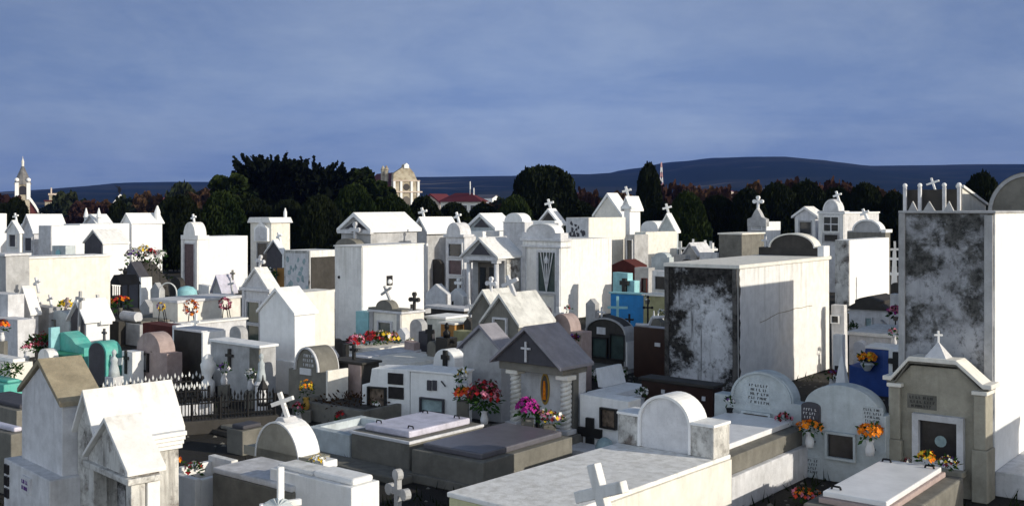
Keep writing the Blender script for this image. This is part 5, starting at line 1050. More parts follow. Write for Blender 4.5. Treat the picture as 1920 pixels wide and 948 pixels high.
for px, py, d, c, lab in ((470, 700, 18.6, ['petalwhite'], 'white flowers in a pot beside the pale statuette'), (560, 762, 17.3, ['pink', 'red'], 'pink flowers on the plot before the dark round-arched headstone'),
    (640, 778, 17.0, ['red', 'darkred'], 'red flowers on the plot before the dark oblong headstone'), (1120, 700, 21.6, ['petalwhite', 'pink'], 'pale flowers at the foot of the dark arched headstone'),
    (1560, 700, 18.5, ['darkred', 'violet'], 'dark flowers left of the slim pale obelisk'), (1676, 622, 22.0, ['petalwhite', 'pink'], 'pale pink flowers on the grey slab-topped crypt'),
    (296, 660, 20.6, ['yellow', 'petalwhite'], 'pale yellow flowers beside the purple-grey arched headstone'), (50, 650, 21.8, ['darkred', 'pink'], 'dark pink flowers on the low sunlit cream slab grave'),
    (1240, 585, 28.0, ['petalwhite'], 'white flowers by the olive yellow block tomb'), (770, 640, 24.4, ['petalwhite', 'yellow'], 'white and yellow flowers at the right end of the cream slab grave'),
    (1204, 735, 17.4, ['petalwhite'], 'white flowers left of the dark brown polished headstone'), (420, 690, 18.8, ['violet', 'petalwhite'], 'violet flowers at the grey niche wall')):
    bouquet(px, py, d, .10, .09, c, lab, 22, .03, 'pale' if d > 17 else 'iron', leaf=40, stand='stone')
# weeds along the kerbs: nobody could count them
g = G(); r_ = random.Random(5)
for k in range(520):
    px, d = r_.uniform(-50, 1950), r_.choice((r_.uniform(10.5, 14), r_.uniform(14, 22), r_.uniform(22, 34))); p = at(px, d)
    for j in range(7):
        b = Vector((p.x + r_.gauss(0, .10), p.y + r_.gauss(0, .10), 0)); t = b + Vector((r_.gauss(0, .06), r_.gauss(0, .06), r_.uniform(.05, .18))); s = Vector((r_.uniform(-1, 1), r_.uniform(-1, 1), 0)).normalized() * .012
        g.bm.faces.new([g.bm.verts.new(v_) for v_ in (b - s, b + s, t)])
tag(g.build('weeds', 'bushgreen'), 'thin weeds growing along the grave kerbs', 'weeds', None, 'stuff')
# litter and gravel on the dark walks
g = G()
for k in range(1500):
    px, d = r_.uniform(-50, 1950), r_.uniform(10.5, 26); p = at(px, d); s = r_.uniform(.012, .04)
    v_ = [g.bm.verts.new((p.x + s * a, p.y + s * b * .8, c * s)) for a, b, c in ((-1, -.6, 0), (.9, -.8, 0), (1, .7, 0), (-.8, 1, 0), (r_.uniform(-.3, .3), r_.uniform(-.3, .3), r_.uniform(.5, .9)))]
    for i in range(4): g.bm.faces.new((v_[i], v_[(i + 1) % 4], v_[4]))
tag(g.build('gravel', 'stone'), 'pale gravel and broken plaster scattered on the walks', 'gravel', None, 'stuff')
# ================================================================== TREES
def leaf_quad(bm, p, d, s, r):
    a = (d + Vector((r.uniform(-.7, .7), r.uniform(-.7, .7), r.uniform(-.5, .7)))).normalized(); b = Matrix.Rotation(r.uniform(0, 6.283), 3, a) @ a.orthogonal().normalized()
    l = s * r.uniform(.6, 1.4); w = l * .55
    bm.faces.new([bm.verts.new(q) for q in (p - b * w * .4, p + b * w * .4, p + a * l * .7 + b * w, p + a * l, p + a * l * .6 - b * w)])
def clipped_mesh(seed, shape, n=9000, size=.05):
    """close-clipped cypress of unit height and unit half-width: a rough core, leaf sprays over it and some poking out"""
    r = random.Random(seed); g = G(); bm = g.bm; off = Vector((seed * 3.1, 0, 0))
    def prof(t):
        if shape == 'column': return min(1, (1 - t) ** .42 * 1.35) * (.86 + .14 * min(1, t * 4))
        if shape == 'drum': return min(1, (1 - t) * 7) ** .4 * (.78 + .22 * min(1, t * 1.5))
        if shape == 'dome': return (math.sqrt(max(0, 1 - ((t - .42) / .58) ** 2)) if t > .42 else .82 + .18 * t / .42)
        return (.36 + .64 * (1 - t) ** .9) * min(1, (1 - t) * 8) ** .45
    def rad(t, a):
        nz = noise.noise(Vector((math.cos(a) * 1.3, math.sin(a) * 1.3, t * 4)) + off) * .12 + noise.noise(Vector((math.cos(a) * 4, math.sin(a) * 4, t * 9)) + off) * .09
        return max(.02, prof(t) * (1 + nz))
    ring = []; m, k = 14, 18
    for j in range(m + 1):
        t = .02 + .96 * j / m; ring.append([bm.verts.new((.93 * rad(t, 6.283 * i / k) * math.cos(6.283 * i / k), .93 * rad(t, 6.283 * i / k) * math.sin(6.283 * i / k), t)) for i in range(k)])
    for a, b in zip(ring, ring[1:]):
        for i in range(k): bm.faces.new((a[i], a[(i + 1) % k], b[(i + 1) % k], b[i]))
    bm.faces.new(ring[0][::-1]); bm.faces.new(ring[-1])
    for i in range(n):
        t = r.random() ** .8; a = r.uniform(0, 6.283); q = rad(t, a) * r.uniform(.9, 1.05)
        leaf_quad(bm, Vector((q * math.cos(a), q * math.sin(a), t)), Vector((math.cos(a), math.sin(a), .5 if t < .85 else 1.5)), size * (1.5 if r.random() < .05 else 1), r)
    return g
def clump_mesh(seed, blobs, n, size, up=.3, spike=0.0):
    """loose crown from many leaf clumps; blobs = (x, y, z, r)"""
    r = random.Random(seed); g = G()
    for (x, y, z, rr) in blobs:
        for i in range(n):
            d = Vector((r.gauss(0, 1), r.gauss(0, 1), r.gauss(up, 1))).normalized(); q = r.uniform(.35, 1.0) ** .6
            p = Vector((x, y, z)) + d * rr * q
            leaf_quad(g.bm, p, d + Vector((0, 0, up)), size * (1 + (spike if r.random() < .12 else 0)), r)
    return g
TREES = []
def tree(label, px, d, top, hw, gb, mat, name='cypress_tree', cat='tree', group=None, yaw=0, lean=0, trunk=True, unit=True):
    """crown mesh of unit height scaled to the size measured at its distance"""
    c = at(px, d); h = H - (top - HOR) * d / FPX; w = hw * d / FPX
    r = thing(name, label, cat, (c.x, c.y, 0), yaw, group)
    if isinstance(gb, G): o = gb.build('crown', mat, r)
    else: o = bpy.data.objects.new('crown', gb); COL.objects.link(o); o.parent = r
    o.scale = (w, w, h * .97); o.location.z = h * .03
    if trunk: G().tube((0, 0, 0), (lean * .1, 0, h * .5), h * .03, 8, h * .018).build('trunk', 'bark', r)
    return r, o.data
meshes = {}
def hedge(px, d, top, hw, sh, i, label, group=None, mat='cypress', name='clipped_cypress'):
    key = (sh, i, mat)
    r, me = tree(label, px, d, top, hw, meshes.get(key) or clipped_mesh(11 + i * 7 + len(sh), sh), mat, name, 'tree', group, yaw=(px * 37) % 360)
    meshes[key] = me; return r
GH = 'clipped cypress trees in the dark row behind the tombs'
LH = 'dark clipped cypress standing shoulder to shoulder in the row behind the tombs'
LT = {1020: 'big clipped cypress with a flat-domed top standing alone above the row, right of centre', 1217: 'tall dark conical cypress beside the radio mast', 342: 'dark clipped cypress right beside the tall bright white vault', 1842: 'dark domed cypress between the cream shed roof and the dark barrel roof'}
for px, d, top, hw, sh, i in ((342, 57, 372, 40, 'column', 0), (416, 60, 366, 46, 'column', 1), (478, 62, 378, 42, 'dome', 0), (540, 60, 380, 44, 'column', 2), (600, 58, 372, 46, 'dome', 1), (664, 62, 352, 44, 'dome', 0), (735, 63, 372, 44, 'dome', 1),
    (795, 66, 374, 40, 'column', 1), (850, 68, 384, 38, 'dome', 0), (905, 70, 386, 36, 'dome', 1), (965, 68, 372, 36, 'dome', 0), (1085, 72, 382, 46, 'dome', 1), (1140, 74, 386, 40, 'dome', 0),
    (1240, 62, 384, 38, 'column', 0), (1288, 60, 366, 42, 'column', 1), (1345, 62, 372, 44, 'dome', 1), (1402, 61, 360, 40, 'column', 2), (1455, 62, 350, 46, 'dome', 0), (1512, 63, 346, 46, 'dome', 1), (1568, 63, 358, 44, 'column', 0), (1622, 62, 350, 42, 'dome', 0), (1676, 60, 366, 40, 'column', 1), (1740, 66, 372, 40, 'dome', 1),
    (1020, 70, 318, 55, 'drum', 0), (1217, 68, 314, 38, 'cone', 0), (1842, 55, 332, 42, 'dome', 1)):
    hedge(px, d, top, hw, sh, i, LT.get(px, LH), None if px in LT else GH, 'bushgreen' if px in (664, 1288, 965, 735, 416) else 'cypress')
for px, d, top, hw in ((30, 70, 376, 26), (8, 74, 385, 30), (318, 66, 376, 30), (222, 80, 380, 22)):
    hedge(px, d, top, hw, 'dome', 1, {30: 'dark round shrub tree at the foot of the church tower', 8: 'dark shrub tree at the far left edge', 318: 'dark shrub tree left of the first clipped cypress', 222: 'dark shrub tree in front of the white gabled house'}[px], None)

# big ragged cypress group on the skyline
def big(label, px, d, top, hw, seed, mat, nb, n, size, up, spike, name, flat=.55, low=.22):
    r = random.Random(seed); c = at(px, d); h = H - (top - HOR) * d / FPX; w = hw * d / FPX; bl = []
    for i in range(nb):
        t = r.uniform(low, .80 if spike else .93); a = r.uniform(0, 6.283); q = math.sqrt(r.random()) * (1 - flat * max(0, t - .35) ** 1.5 * 1.6)
        bl.append((w * q * .86 * math.cos(a), w * q * .86 * math.sin(a), h * t, w * r.uniform(.16, .28)))
    root = thing(name, label, 'tree', (c.x, c.y, 0)); g = clump_mesh(seed, bl, n, size, up, spike)
    if spike:      # plumes that break the skyline
        for i in range(110):
            a = r.uniform(0, 6.283); q = r.uniform(.1, .95); b = Vector((w * q * math.cos(a), w * q * math.sin(a), h * r.uniform(.66, .84)))
            d_ = Vector((math.cos(a) * q * .9, math.sin(a) * q * .9, r.uniform(.35, .9))).normalized(); L = h * r.uniform(.17, .30)
            for k in range(60): leaf_quad(g.bm, b + d_ * L * (k / 60) + Vector((r.gauss(0, .09), r.gauss(0, .09), r.gauss(0, .06))) * (1.05 - k / 60) * 1.3, d_ * 1.8, .24, r)
    g.build('crown', mat, root)
    t = G(); t.tube((0, 0, 0), (0, 0, h * .6), w * .06, 8, w * .03)
    for i in range(7):
        a = i * .9; t.tube((0, 0, h * (.2 + .05 * i)), (w * .6 * math.cos(a), w * .6 * math.sin(a), h * (.42 + .06 * i)), w * .025, 6, w * .01)
    t.build('trunk', 'bark', root); return root
big('tallest ragged dark cypress with spiky plumes on the skyline, left of centre', 508, 82, 300, 48, 3, 'pine', 34, 300, .42, .5, .6, 'conifer_tree', .35)
big('broad ragged dark cypress with plumed flat top, centre of the big dark clump', 582, 84, 312, 70, 4, 'pine', 44, 300, .42, .5, .6, 'conifer_tree', .15)
big('dark leafy tree sloping down at the left of the big clump', 432, 80, 334, 52, 5, 'bushgreen', 34, 260, .36, .3, 0, 'leafy_tree', .5)
big('round green-black tree between the plumed cypress and the pale church', 680, 86, 322, 52, 6, 'bushgreen', 36, 280, .36, .3, 0, 'leafy_tree', .5)
big('smaller round dark tree touching the left of the pale church', 722, 92, 340, 40, 8, 'bushgreen', 28, 240, .36, .3, 0, 'leafy_tree', .5)
big('dark tree low in front of the plumed cypress', 640, 74, 356, 48, 9, 'cypress', 28, 260, .34, .3, 0, 'leafy_tree', .5)
# russet and far trees
FT = 'far town tree in the brown band under the hills'
k = 0
for px, d, top, hw, mat in ((1098, 120, 356, 22, 'autumn'), (1256, 120, 344, 26, 'autumn'), (1296, 130, 350, 26, 'autumn'), (1325, 125, 354, 22, 'russet'), (1360, 120, 352, 24, 'autumn'), (1430, 105, 346, 30, 'russet'), (1482, 100, 340, 30, 'autumn'), (1548, 100, 340, 34, 'autumn'), (1600, 105, 346, 30, 'autumn'), (1655, 110, 356, 26, 'russet'),
    (12, 150, 366, 26, 'autumn'), (100, 160, 382, 16, 'farleaf'), (128, 160, 360, 26, 'farleaf'), (165, 150, 376, 26, 'autumn'), (200, 170, 376, 18, 'russet'), (248, 150, 368, 24, 'farleaf'), (282, 150, 362, 24, 'russet'), (318, 160, 366, 22, 'autumn'), (345, 150, 344, 26, 'farleaf'), (375, 150, 356, 24, 'russet'),
    (790, 140, 372, 24, 'farleaf'), (925, 150, 376, 22, 'russet'), (950, 150, 370, 20, 'farleaf'), (1075, 150, 366, 24, 'russet'), (1130, 150, 368, 24, 'farleaf'), (1160, 140, 362, 22, 'russet'), (1690, 130, 362, 24, 'farleaf'), (1730, 130, 366, 24, 'russet')):
    k += 1
    if mat not in meshes:
        r_ = random.Random(40 + len(mat)); bl = []
        for i in range(34):
            t = r_.uniform(.2, .84); a = r_.uniform(0, 6.283); q = math.sqrt(r_.random()) * (1 - .35 * max(0, t - .4)); bl.append((q * .85 * math.cos(a), q * .85 * math.sin(a), t, r_.uniform(.12, .18)))
        meshes[mat] = clump_mesh(50 + len(mat), bl, 130 if mat != 'autumn' else 100, .10, .4, .5)
    r, me = tree({'autumn': 'reddish-brown autumn tree beyond the dark cypress row', 'russet': 'dull brown tree beyond the dark cypress row', 'farleaf': 'dark green far tree beyond the dark cypress row'}[mat], px, d, top + 3, hw * 1.7, meshes[mat], mat, 'leafy_tree', 'tree', {'autumn': 'reddish autumn trees beyond the hedge', 'russet': 'dull brown trees beyond the hedge', 'farleaf': 'dark green trees beyond the hedge'}[mat], yaw=(px * 53) % 360)
    meshes[mat] = me

# ================================================================== TOWN
# church with a bell-roofed tower, far left
f = F(29, 56, d=300, yaw=24, l=8.4); r = thing('church', 'distant cream church with a grey bell-shaped tower roof and a white curving gable, far left', 'church', f.loc, f.yaw)
w = f.w; zt = f.top(346)
G().box(-w / 2, w / 2, 0, w, 0, zt).build('tower', 'yellowwall', r)
for x in (-w / 2 + .35, w / 2 - .35): G().box(x - .5, x + .5, -.3, .4, f.top(374), zt + .5).build('pier', 'clean', r); 
for x in (-w / 2 + .35, w / 2 - .35): G().ball((x, .1, zt + 1.3), .6).build('ball', 'clean', r)
G().prism(P_arch(-w * .24, w * .24, f.top(365), f.top(353), f.top(348), 8), -.1, .1).build('belfry_opening', 'plaquedark', r)
G().prism(P_arch(.2 * w, .8 * w, f.top(365), f.top(353), f.top(348), 8), -w / 2 - .1, -w / 2 + .1, 'x').build('belfry_opening', 'plaquedark', r)
G().lathe([(w * .62, zt), (w * .58, zt + .5), (w * .5, zt + 1.4), (w * .36, zt + 2.8), (w * .22, zt + 4), (w * .14, zt + 4.8), (w * .1, zt + 5.2)], 0, w / 2, 12).build('tower_roof', 'lead', r)
G().lathe([(w * .1, zt + 5.1), (w * .09, zt + 6.2), (w * .11, zt + 6.3), (w * .02, zt + 7.4), (w * .01, zt + 8)], 0, w / 2, 10).build('lantern', 'cream', r)
x0, x1 = f.x(52), f.x(86)
pts = [(x0, 0), (x1, 0), (x1, f.top(400)), (x1 - .6, f.top(398)), (x1 - 1.4, f.top(400)), (x0 + (x1 - x0) * .45, f.top(384)), (x0 + (x1 - x0) * .25, f.top(374)), (x0, f.top(364))]
G().prism(pts, .3, 10).build('nave', 'rust', r); G().prism(pts[2:] + [(a, b - 1.2) for a, b in pts[2:][::-1]], -.2, .8).build('gable_coping', 'clean', r)
# baroque pale church
f = F(737, 786, d=340, yaw=28, l=26); r = thing('church', 'pale yellow church with curved gable facade and round window, left of centre on the skyline', 'church', f.loc, f.yaw); w = f.w
G().prism([(-w / 2, 0), (w / 2, 0), (w / 2, f.top(346)), (w * .42, f.top(338)), (w * .3, f.top(324)), (w * .12, f.top(314)), (w * .10, f.top(309)), (-w * .10, f.top(309)), (-w * .12, f.top(314)), (-w * .3, f.top(320)), (-w * .48, f.top(326)), (-w / 2, f.top(346))], 0, 1.5).build('facade', 'yellowwall', r)
G().prism([(-w * .09, f.top(316)), (w * .09, f.top(316)), (w * .09, f.top(310)), (0, f.top(306)), (-w * .09, f.top(310))], -.4, 1.8).build('gable_niche', 'clean', r)
G().box(-w / 2 - .3, w / 2 + .9, -.5, 1, f.top(361), f.top(358.5)).build('cornice', 'pinkwall', r); G().box(-w / 2 - .2, w / 2 + .2, -.3, 1, f.top(340), f.top(338)).build('cornice', 'pinkwall', r)
for x in (-w * .46, -w * .2, w * .2, w * .46): G().box(x - .35, x + .35, -.35, .2, 0, f.top(340) - .05).build('pilaster', 'clean', r)
p = G().prism([(f.x(762) + 1.1 * math.cos(i * .5236), f.top(351) + 1.1 * math.sin(i * .5236)) for i in range(12)], -.08, .2).build('round_window', 'plaquedark', r)
G().prism(P_arch(-1.1, 1.1, 0, f.top(374), f.top(368), 8), -.1, .2).build('doorway', 'doorwood', r)
G().prism(P_gab(-w / 2 + .3, w / 2 - .3, 0, f.top(345), f.top(322)), 1.51, 26).build('nave', 'rust', r)
for y in (5, 8): G().lathe([(.7, f.top(340)), (.7, f.top(319)), (.85, f.top(318)), (.7, f.top(316)), (.1, f.top(310))], -w / 2 - .3, y, 8).build('turret', 'yellowwall', r)
# red-roofed hall
f = F(826, 902, 912, d=230, yaw=-30, l=16); r, h = block(f, 'town_house', 'long cream building with a dark red hipped roof and thin masts, centre', 'building', 378, 'cream', bev=0); w, l = f.w, f.l
g = G(); b = [g.bm.verts.new(q) for q in ((-w / 2 - .6, -.6, h), (w / 2 + .6, -.6, h), (w / 2 + .6, l + .6, h), (-w / 2 - .6, l + .6, h))]; t = [g.bm.verts.new(q) for q in ((-w * .2, l / 2, h + 1.9), (w * .2, l / 2, h + 1.9))]
g.bm.faces.new((b[0], b[1], t[1], t[0])); g.bm.faces.new((b[1], b[2], t[1])); g.bm.faces.new((b[2], b[3], t[0], t[1])); g.bm.faces.new((b[3], b[0], t[0])); g.bm.faces.new(b[::-1]); g.build('roof', 'redroof', r)
for x in (w * .18, w * .27): G().tube((x, l * .4, h + 1), (x, l * .4, h + (4.4 if x < w * .2 else 3)), .12).build('mast', 'clean', r)
for x in (-w * .3, -w * .1, w * .1, w * .3): panel_m(r, x - .6, x + .6, h - 2.2, h - .8, 'window', 'glass', 'clean', .12)
f = F(790, 825, d=250, yaw=-20, l=9); r, ze, za = chapel(f, 'town_house', 'low russet-roofed house between the pale church and the red-roofed hall', 'building', 380, 366, 'pinkwall', 'redroof', o=.5, t=.3, bev=0)
f = F(92, 114, d=280, yaw=20, l=8); r, h = block(f, 'town_house', 'distant yellow building with a small roof post right of the church tower', 'building', 366, 'yellowwall', bev=0); G().box(-f.w / 2 - .2, f.w / 2 + .2, -.2, 8.2, h + .01, h + .5).build('roof', 'pinkwall', r); G().tube((-f.w / 2 + .4, 2, h), (-f.w / 2 + .4, 2, h + 2), .2).build('post', 'pinkwall', r)
f = F(84, 130, d=270, yaw=10, l=8); r, h = block(f, 'town_house', 'distant ochre lower house beneath the yellow building', 'building', 378, 'yellowwall', bev=0); G().box(-f.w / 2 - .2, f.w / 2 + .2, -.2, 8.2, h + .01, h + .4).build('roof', 'rust', r)
f = F(212, 238, d=200, yaw=18, l=8); r, ze, za = chapel(f, 'town_house', 'distant white gabled house behind the ornate tomb roof at left', 'building', 384, 369, 'pale', 'clean', o=.6, t=.4, bev=0)
p = at(224, 230); q = thing('lamp_mast', 'thin dark mast with a bent head above the white gabled house', 'mast', (p.x, p.y, 0)); zt = H - (347 - HOR) * 230 / FPX
G().tube((0, 0, 0), (0, 0, zt - .3), .22, 8, .16).build('pole', 'iron', q); G().prism([(-.9, zt - .1), (-.1, zt - .5), (.35, zt - .7), (.35, zt - 1.5), (-.25, zt - 1.5), (-.3, zt - .6), (-.9, zt + .0)], -.2, .2).build('lamp_head', 'iron', q)
p = at(1240, 620); q = thing('radio_mast', 'red and white lattice radio mast against the hill', 'mast', (p.x, p.y, 0)); zt = H - (304 - HOR) * 620 / FPX; rw = G(); ww = G()
for i in range(10):
    z0, z1 = zt * i / 10, zt * (i + 1) / 10; s0, s1 = 1.6 * (1 - i / 11), 1.6 * (1 - (i + 1) / 11); gg = rw if i % 2 else ww
    for sx, sy in ((-1, -1), (1, -1), (1, 1), (-1, 1)): gg.tube((sx * s0, sy * s0, z0), (sx * s1, sy * s1, z1), .22, 5); gg.tube((sx * s0, sy * s0, z0), (-sy * s1, sx * s1, z1), .14, 5)
rw.build('red_section', 'redwhite', q); ww.build('white_section', 'clean', q)
TH = 'distant pale house in the town under the hills'
for i, (px, py, dd) in enumerate(((300, 372, 420), (338, 366, 460), (388, 357, 500), (285, 378, 380), (1335, 356, 700), (1372, 358, 760), (1410, 357, 800), (1452, 352, 900), (1500, 351, 900), (1100, 362, 600), (930, 366, 600), (1560, 350, 950))):
    dd *= 1.0; hw = 7 + (i * 3) % 6; f = F(px - hw, px + hw, d=dd, yaw=-20 + i * 9, l=10); chapel(f, 'town_house', TH, 'building', py + 5, py, ('pale', 'pinkwall', 'clean', 'cream')[i % 4], ('rust', 'slate', 'redroof')[i % 3], group='distant town houses under the hills', o=.5, t=.4, bev=0)

# ================================================================== GROUND, HILLS, AIR, SKY
def sheet(name, pts, mat, z=0.0):
    me = bpy.data.meshes.new(name); me.from_pydata([(x, y, z) for x, y in pts], [], [tuple(range(len(pts)))]); o = bpy.data.objects.new(name, me); COL.objects.link(o); me.materials.append(M[mat]); o['kind'] = 'structure'; return o
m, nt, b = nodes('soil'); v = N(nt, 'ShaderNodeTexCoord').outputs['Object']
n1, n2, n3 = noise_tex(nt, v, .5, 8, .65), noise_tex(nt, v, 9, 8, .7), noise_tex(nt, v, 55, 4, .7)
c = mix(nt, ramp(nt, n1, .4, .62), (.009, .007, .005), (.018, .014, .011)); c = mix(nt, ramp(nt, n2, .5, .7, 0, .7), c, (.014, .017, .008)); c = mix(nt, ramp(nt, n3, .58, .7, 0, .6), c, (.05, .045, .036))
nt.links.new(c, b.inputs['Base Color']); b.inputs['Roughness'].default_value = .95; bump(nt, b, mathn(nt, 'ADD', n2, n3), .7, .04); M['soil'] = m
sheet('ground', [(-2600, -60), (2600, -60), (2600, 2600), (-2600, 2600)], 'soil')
plaster('paving', (.30, .29, .27), (.10, .09, .08), .6, .45, .72, scale=1.2)
# walks between the rows
def strip(p, q, hw, z): 
    p, q = Vector(p), Vector(q); n = (q - p).normalized(); n = Vector((-n.y, n.x)) * hw
    return [(p + n)[:], (q + n)[:], (q - n)[:], (p - n)[:]]
# hills: one sheet whose crest follows the skyline of the photograph
RIDGE = [(-900, 372), (-300, 368), (0, 366), (150, 362), (250, 352), (330, 343), (400, 342), (520, 346), (650, 338), (790, 333), (960, 331), (1010, 327), (1090, 328), (1130, 326), (1180, 317), (1260, 304), (1330, 297), (1400, 295), (1450, 299), (1530, 309), (1600, 312), (1700, 311), (1800, 309), (1880, 309), (1930, 318), (2100, 326), (2400, 330), (2900, 340)]
def ridge(px):
    for (a, ya), (b_, yb) in zip(RIDGE, RIDGE[1:]):
        if a <= px <= b_:
            t = (px - a) / (b_ - a); t = t * t * (3 - 2 * t); return ya + (yb - ya) * t
    return 360
me = bpy.data.meshes.new('hills'); bmh = bmesh.new(); rows = []
ys = [900, 1000, 1100, 1200, 1300, 1400, 1500, 1600, 1700, 1800, 1900, 2000, 2100, 2200, 2300, 2400, 2500]
for y in ys:
    row = []
    for i in range(191):
        px = -900 + i * 20; X = (px - CX) / FPX * 2200 * (.75 + .25 * y / 2200); t = (y - 900) / 1300
        zc = (388 - ridge(px)) / FPX * 2200 + H
        if t <= 1: k = (t * t * (3 - 2 * t)) ** .8
        else: k = 1 - (t - 1) * 1.2
        zz = zc * k + 6 * noise.noise(Vector((X * .004, y * .004, 3))) * min(1, t * 4) * max(0, min(1, (1.0 - t) * 6)) * 1.3 + 2 * noise.noise(Vector((X * .02, y * .02, 9))) * min(1, t * 3)
        if t > .3: zz = min(zz, H + (zc - H) * y / 2200 * 1.0 + 1.2)
        row.append(bmh.verts.new((X, y, max(-1, zz - (1 if y == 900 else 0)))))
    rows.append(row)
for a, b2 in zip(rows, rows[1:]):
    for i in range(190): bmh.faces.new((a[i], a[i + 1], b2[i + 1], b2[i]))
bmh.to_mesh(me); bmh.free(); hl = bpy.data.objects.new('hills', me); COL.objects.link(hl); hl['kind'] = 'structure'
m, nt, b = nodes('hillside'); v = N(nt, 'ShaderNodeTexCoord').outputs['Object']
n1, n2 = noise_tex(nt, scaled(nt, v, (.4, 1, 1)), .006, 8, .6, .5), noise_tex(nt, v, .035, 8, .7)
c = mix(nt, ramp(nt, n1, .48, .62), (.010, .017, .013), (.026, .030, .020)); c = mix(nt, ramp(nt, n2, .55, .75, 0, .6), c, (.008, .013, .010))
n4 = noise_tex(nt, scaled(nt, v, (.25, 1, 2)), .012, 5, .6); c = mix(nt, ramp(nt, n4, .60, .70, 0, .75), c, (.15, .135, .10))
nt.links.new(c, b.inputs['Base Color']); b.inputs['Roughness'].default_value = 1; b.inputs['Specular IOR Level'].default_value = 0
me.materials.append(m); me.polygons.foreach_set('use_smooth', [True] * len(me.polygons))
# white station buildings near the crest
for i, (px, py) in enumerate(((1298, 310), (1318, 312), (1323, 308))):
    yy = 2020; X = (px - CX) / FPX * yy; zz = H + (HOR - py) * yy / FPX
    r = thing('hill_station', ['small white box building on the hill shoulder, leftmost', 'low white building on the hill shoulder, middle', 'tall narrow white building on the hill shoulder, rightmost'][i], 'building', (X, yy, zz - 7), 20)
    G().box(-3 - (i == 1) * 2, 3 + (i == 1) * 2, 0, 7, 0, (9, 7, 13)[i]).build('wall', 'clean', r); G().box(-3.2 - (i == 1) * 2, 3.2 + (i == 1) * 2, -.3, 7.3, (9, 7, 13)[i], (9, 7, 13)[i] + .8).build('roof', 'pale', r)
# air: one closed box of even, thin, pale haze
hz = G().box(-2700, 2700, -70, 2620, -3, 118).build('haze', 'white'); hz.data.materials.clear(); hz['kind'] = 'stuff'
m = bpy.data.materials.new('haze_air'); m.use_nodes = True; nt = m.node_tree; nt.nodes.clear()
o_ = nt.nodes.new('ShaderNodeOutputMaterial'); pv = nt.nodes.new('ShaderNodeVolumePrincipled'); pv.inputs['Color'].default_value = (.16, .31, 1.0, 1); pv.inputs['Density'].default_value = HAZE
nt.links.new(pv.outputs[0], o_.inputs['Volume']); hz.data.materials.append(m)
try: m.cycles.homogeneous_volume = True
except Exception: pass

# low vault just beyond the right edge: the photograph shows its shadow on the bright wall
p = Vector((8.95, 10.3, 0)); r = thing('burial_vault', 'low white vault standing just outside the right edge of the view', 'vault', p, YAW)
G().box(-.8, .8, 0, 2.2, 0, 1.75).build('wall', 'clean', r, .01); G().box(-.86, .86, -.06, 2.26, 1.751, 1.83).build('cap', 'pale', r, .01)
w = bpy.data.worlds.new('World'); sc.world = w; w.use_nodes = True; nt = w.node_tree; bg = nt.nodes['Background']
sky = N(nt, 'ShaderNodeTexSky', sky_type='NISHITA'); sky.sun_disc = False; sky.sun_elevation = R(SUN_EL); sky.sun_rotation = math.atan2(SUN_DIR[0], SUN_DIR[1])
tc = N(nt, 'ShaderNodeTexCoord').outputs['Generated']; sx = N(nt, 'ShaderNodeSeparateXYZ'); nt.links.new(tc, sx.inputs[0])
# cloud deck: direction projected on a high plane, stretched into bands
up = mathn(nt, 'ADD', mathn(nt, 'MAXIMUM', sx.outputs[2], 0.0), .09)
cb = N(nt, 'ShaderNodeCombineXYZ'); nt.links.new(mathn(nt, 'DIVIDE', sx.outputs[0], up), cb.inputs[0]); nt.links.new(mathn(nt, 'DIVIDE', sx.outputs[1], up), cb.inputs[1])
pl = scaled(nt, cb.outputs[0], (.7, .8, 1.0))
dv = N(nt, 'ShaderNodeVectorMath', operation='NORMALIZE'); nt.links.new(tc, dv.inputs[0])
c1, c2, c3 = noise_tex(nt, pl, .55, 6, .55, .4), noise_tex(nt, scaled(nt, dv.outputs[0], (3.2, 3.2, 7.5)), 1.6, 8, .60, .6), noise_tex(nt, scaled(nt, dv.outputs[0], (9, 9, 26)), 3.0, 6, .7)
cl = mathn(nt, 'ADD', mathn(nt, 'ADD', mathn(nt, 'MULTIPLY', c1, .55), mathn(nt, 'MULTIPLY', c2, .42)), mathn(nt, 'MULTIPLY', c3, .13))
S = SKYK
deck = mix(nt, ramp(nt, cl, .46, .68), tuple(x * S for x in (.124, .186, .330)), tuple(x * S for x in (.200, .262, .385)))
glow = mathn(nt, 'MULTIPLY', mathn(nt, 'MULTIPLY', ramp(nt, sx.outputs[2], -.01, .085, .90, 1.12), ramp(nt, sx.outputs[2], .11, .20, 1.0, .93)), ramp(nt, mathn(nt, 'ABSOLUTE', mathn(nt, 'SUBTRACT', sx.outputs[0], .03), 0), .05, .48, 1.03, .86))
gl = N(nt, 'ShaderNodeVectorMath', operation='SCALE'); nt.links.new(deck, gl.inputs[0]); nt.links.new(glow, gl.inputs['Scale']); deck = gl.outputs[0]
deck = mix(nt, ramp(nt, sx.outputs[2], .13, .26, 0, .2), deck, tuple(x * S for x in (.17, .205, .33)))
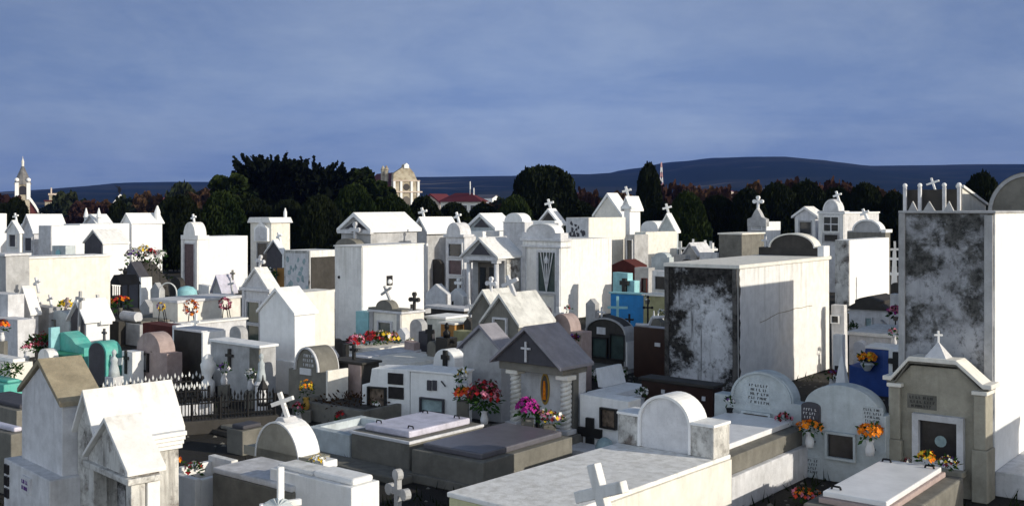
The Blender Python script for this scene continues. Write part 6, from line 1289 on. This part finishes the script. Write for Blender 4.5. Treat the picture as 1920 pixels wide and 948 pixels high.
# the dark deck stands ahead; overhead and behind the sky is open and bright
open_ = mathn(nt, 'MAXIMUM', ramp(nt, sx.outputs[2], .24, .50), ramp(nt, sx.outputs[1], .25, -.25))
brt = N(nt, 'ShaderNodeVectorMath', operation='SCALE'); nt.links.new(sky.outputs[0], brt.inputs[0]); brt.inputs['Scale'].default_value = OPENK
# added fill light low in the unseen sky behind: it brightens the shaded fronts
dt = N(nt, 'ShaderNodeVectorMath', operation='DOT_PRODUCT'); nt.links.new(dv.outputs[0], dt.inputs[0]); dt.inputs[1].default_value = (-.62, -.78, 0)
rear_fill = mathn(nt, 'MULTIPLY', mathn(nt, 'MULTIPLY', ramp(nt, dt.outputs['Value'], .05, .55), ramp(nt, sx.outputs[2], .35, .75, 1, 0)), ramp(nt, c1, .3, .7, .75, 1.2))
bs_ = N(nt, 'ShaderNodeVectorMath', operation='SCALE'); bs_.inputs[0].default_value = (REAR_FILL * .95, REAR_FILL, REAR_FILL * 1.08); nt.links.new(rear_fill, bs_.inputs['Scale'])
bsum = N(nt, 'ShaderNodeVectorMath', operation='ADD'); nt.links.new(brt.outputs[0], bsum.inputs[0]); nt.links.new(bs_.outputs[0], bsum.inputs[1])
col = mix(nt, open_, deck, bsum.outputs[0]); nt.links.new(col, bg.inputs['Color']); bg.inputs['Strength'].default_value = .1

sl = bpy.data.lights.new('sun', 'SUN'); sl.energy = SUN; sl.angle = R(.5); sl.color = (1, .93, .80)
so = bpy.data.objects.new('sun', sl); COL.objects.link(so); el = R(SUN_EL)
so.rotation_euler = Vector((SUN_DIR[0] * math.cos(el), SUN_DIR[1] * math.cos(el), math.sin(el))).to_track_quat('Z', 'Y').to_euler(); so.location = (20, -10, 30)
cd = bpy.data.cameras.new('camera'); co = bpy.data.objects.new('camera', cd); COL.objects.link(co); sc.camera = co
co.location = (0, 0, H); co.rotation_euler = (R(90), 0, 0); cd.sensor_width = 36; cd.lens = 36 * FPX / 1920; cd.shift_y = -(474 - HOR) / 1920; cd.clip_end = 20000; cd.clip_start = .1
vs = sc.view_settings; vs.view_transform = 'Standard'; vs.look = 'None'; vs.exposure = EXPO; vs.gamma = 1
sc.cycles.max_bounces = 6; sc.cycles.volume_bounces = 0
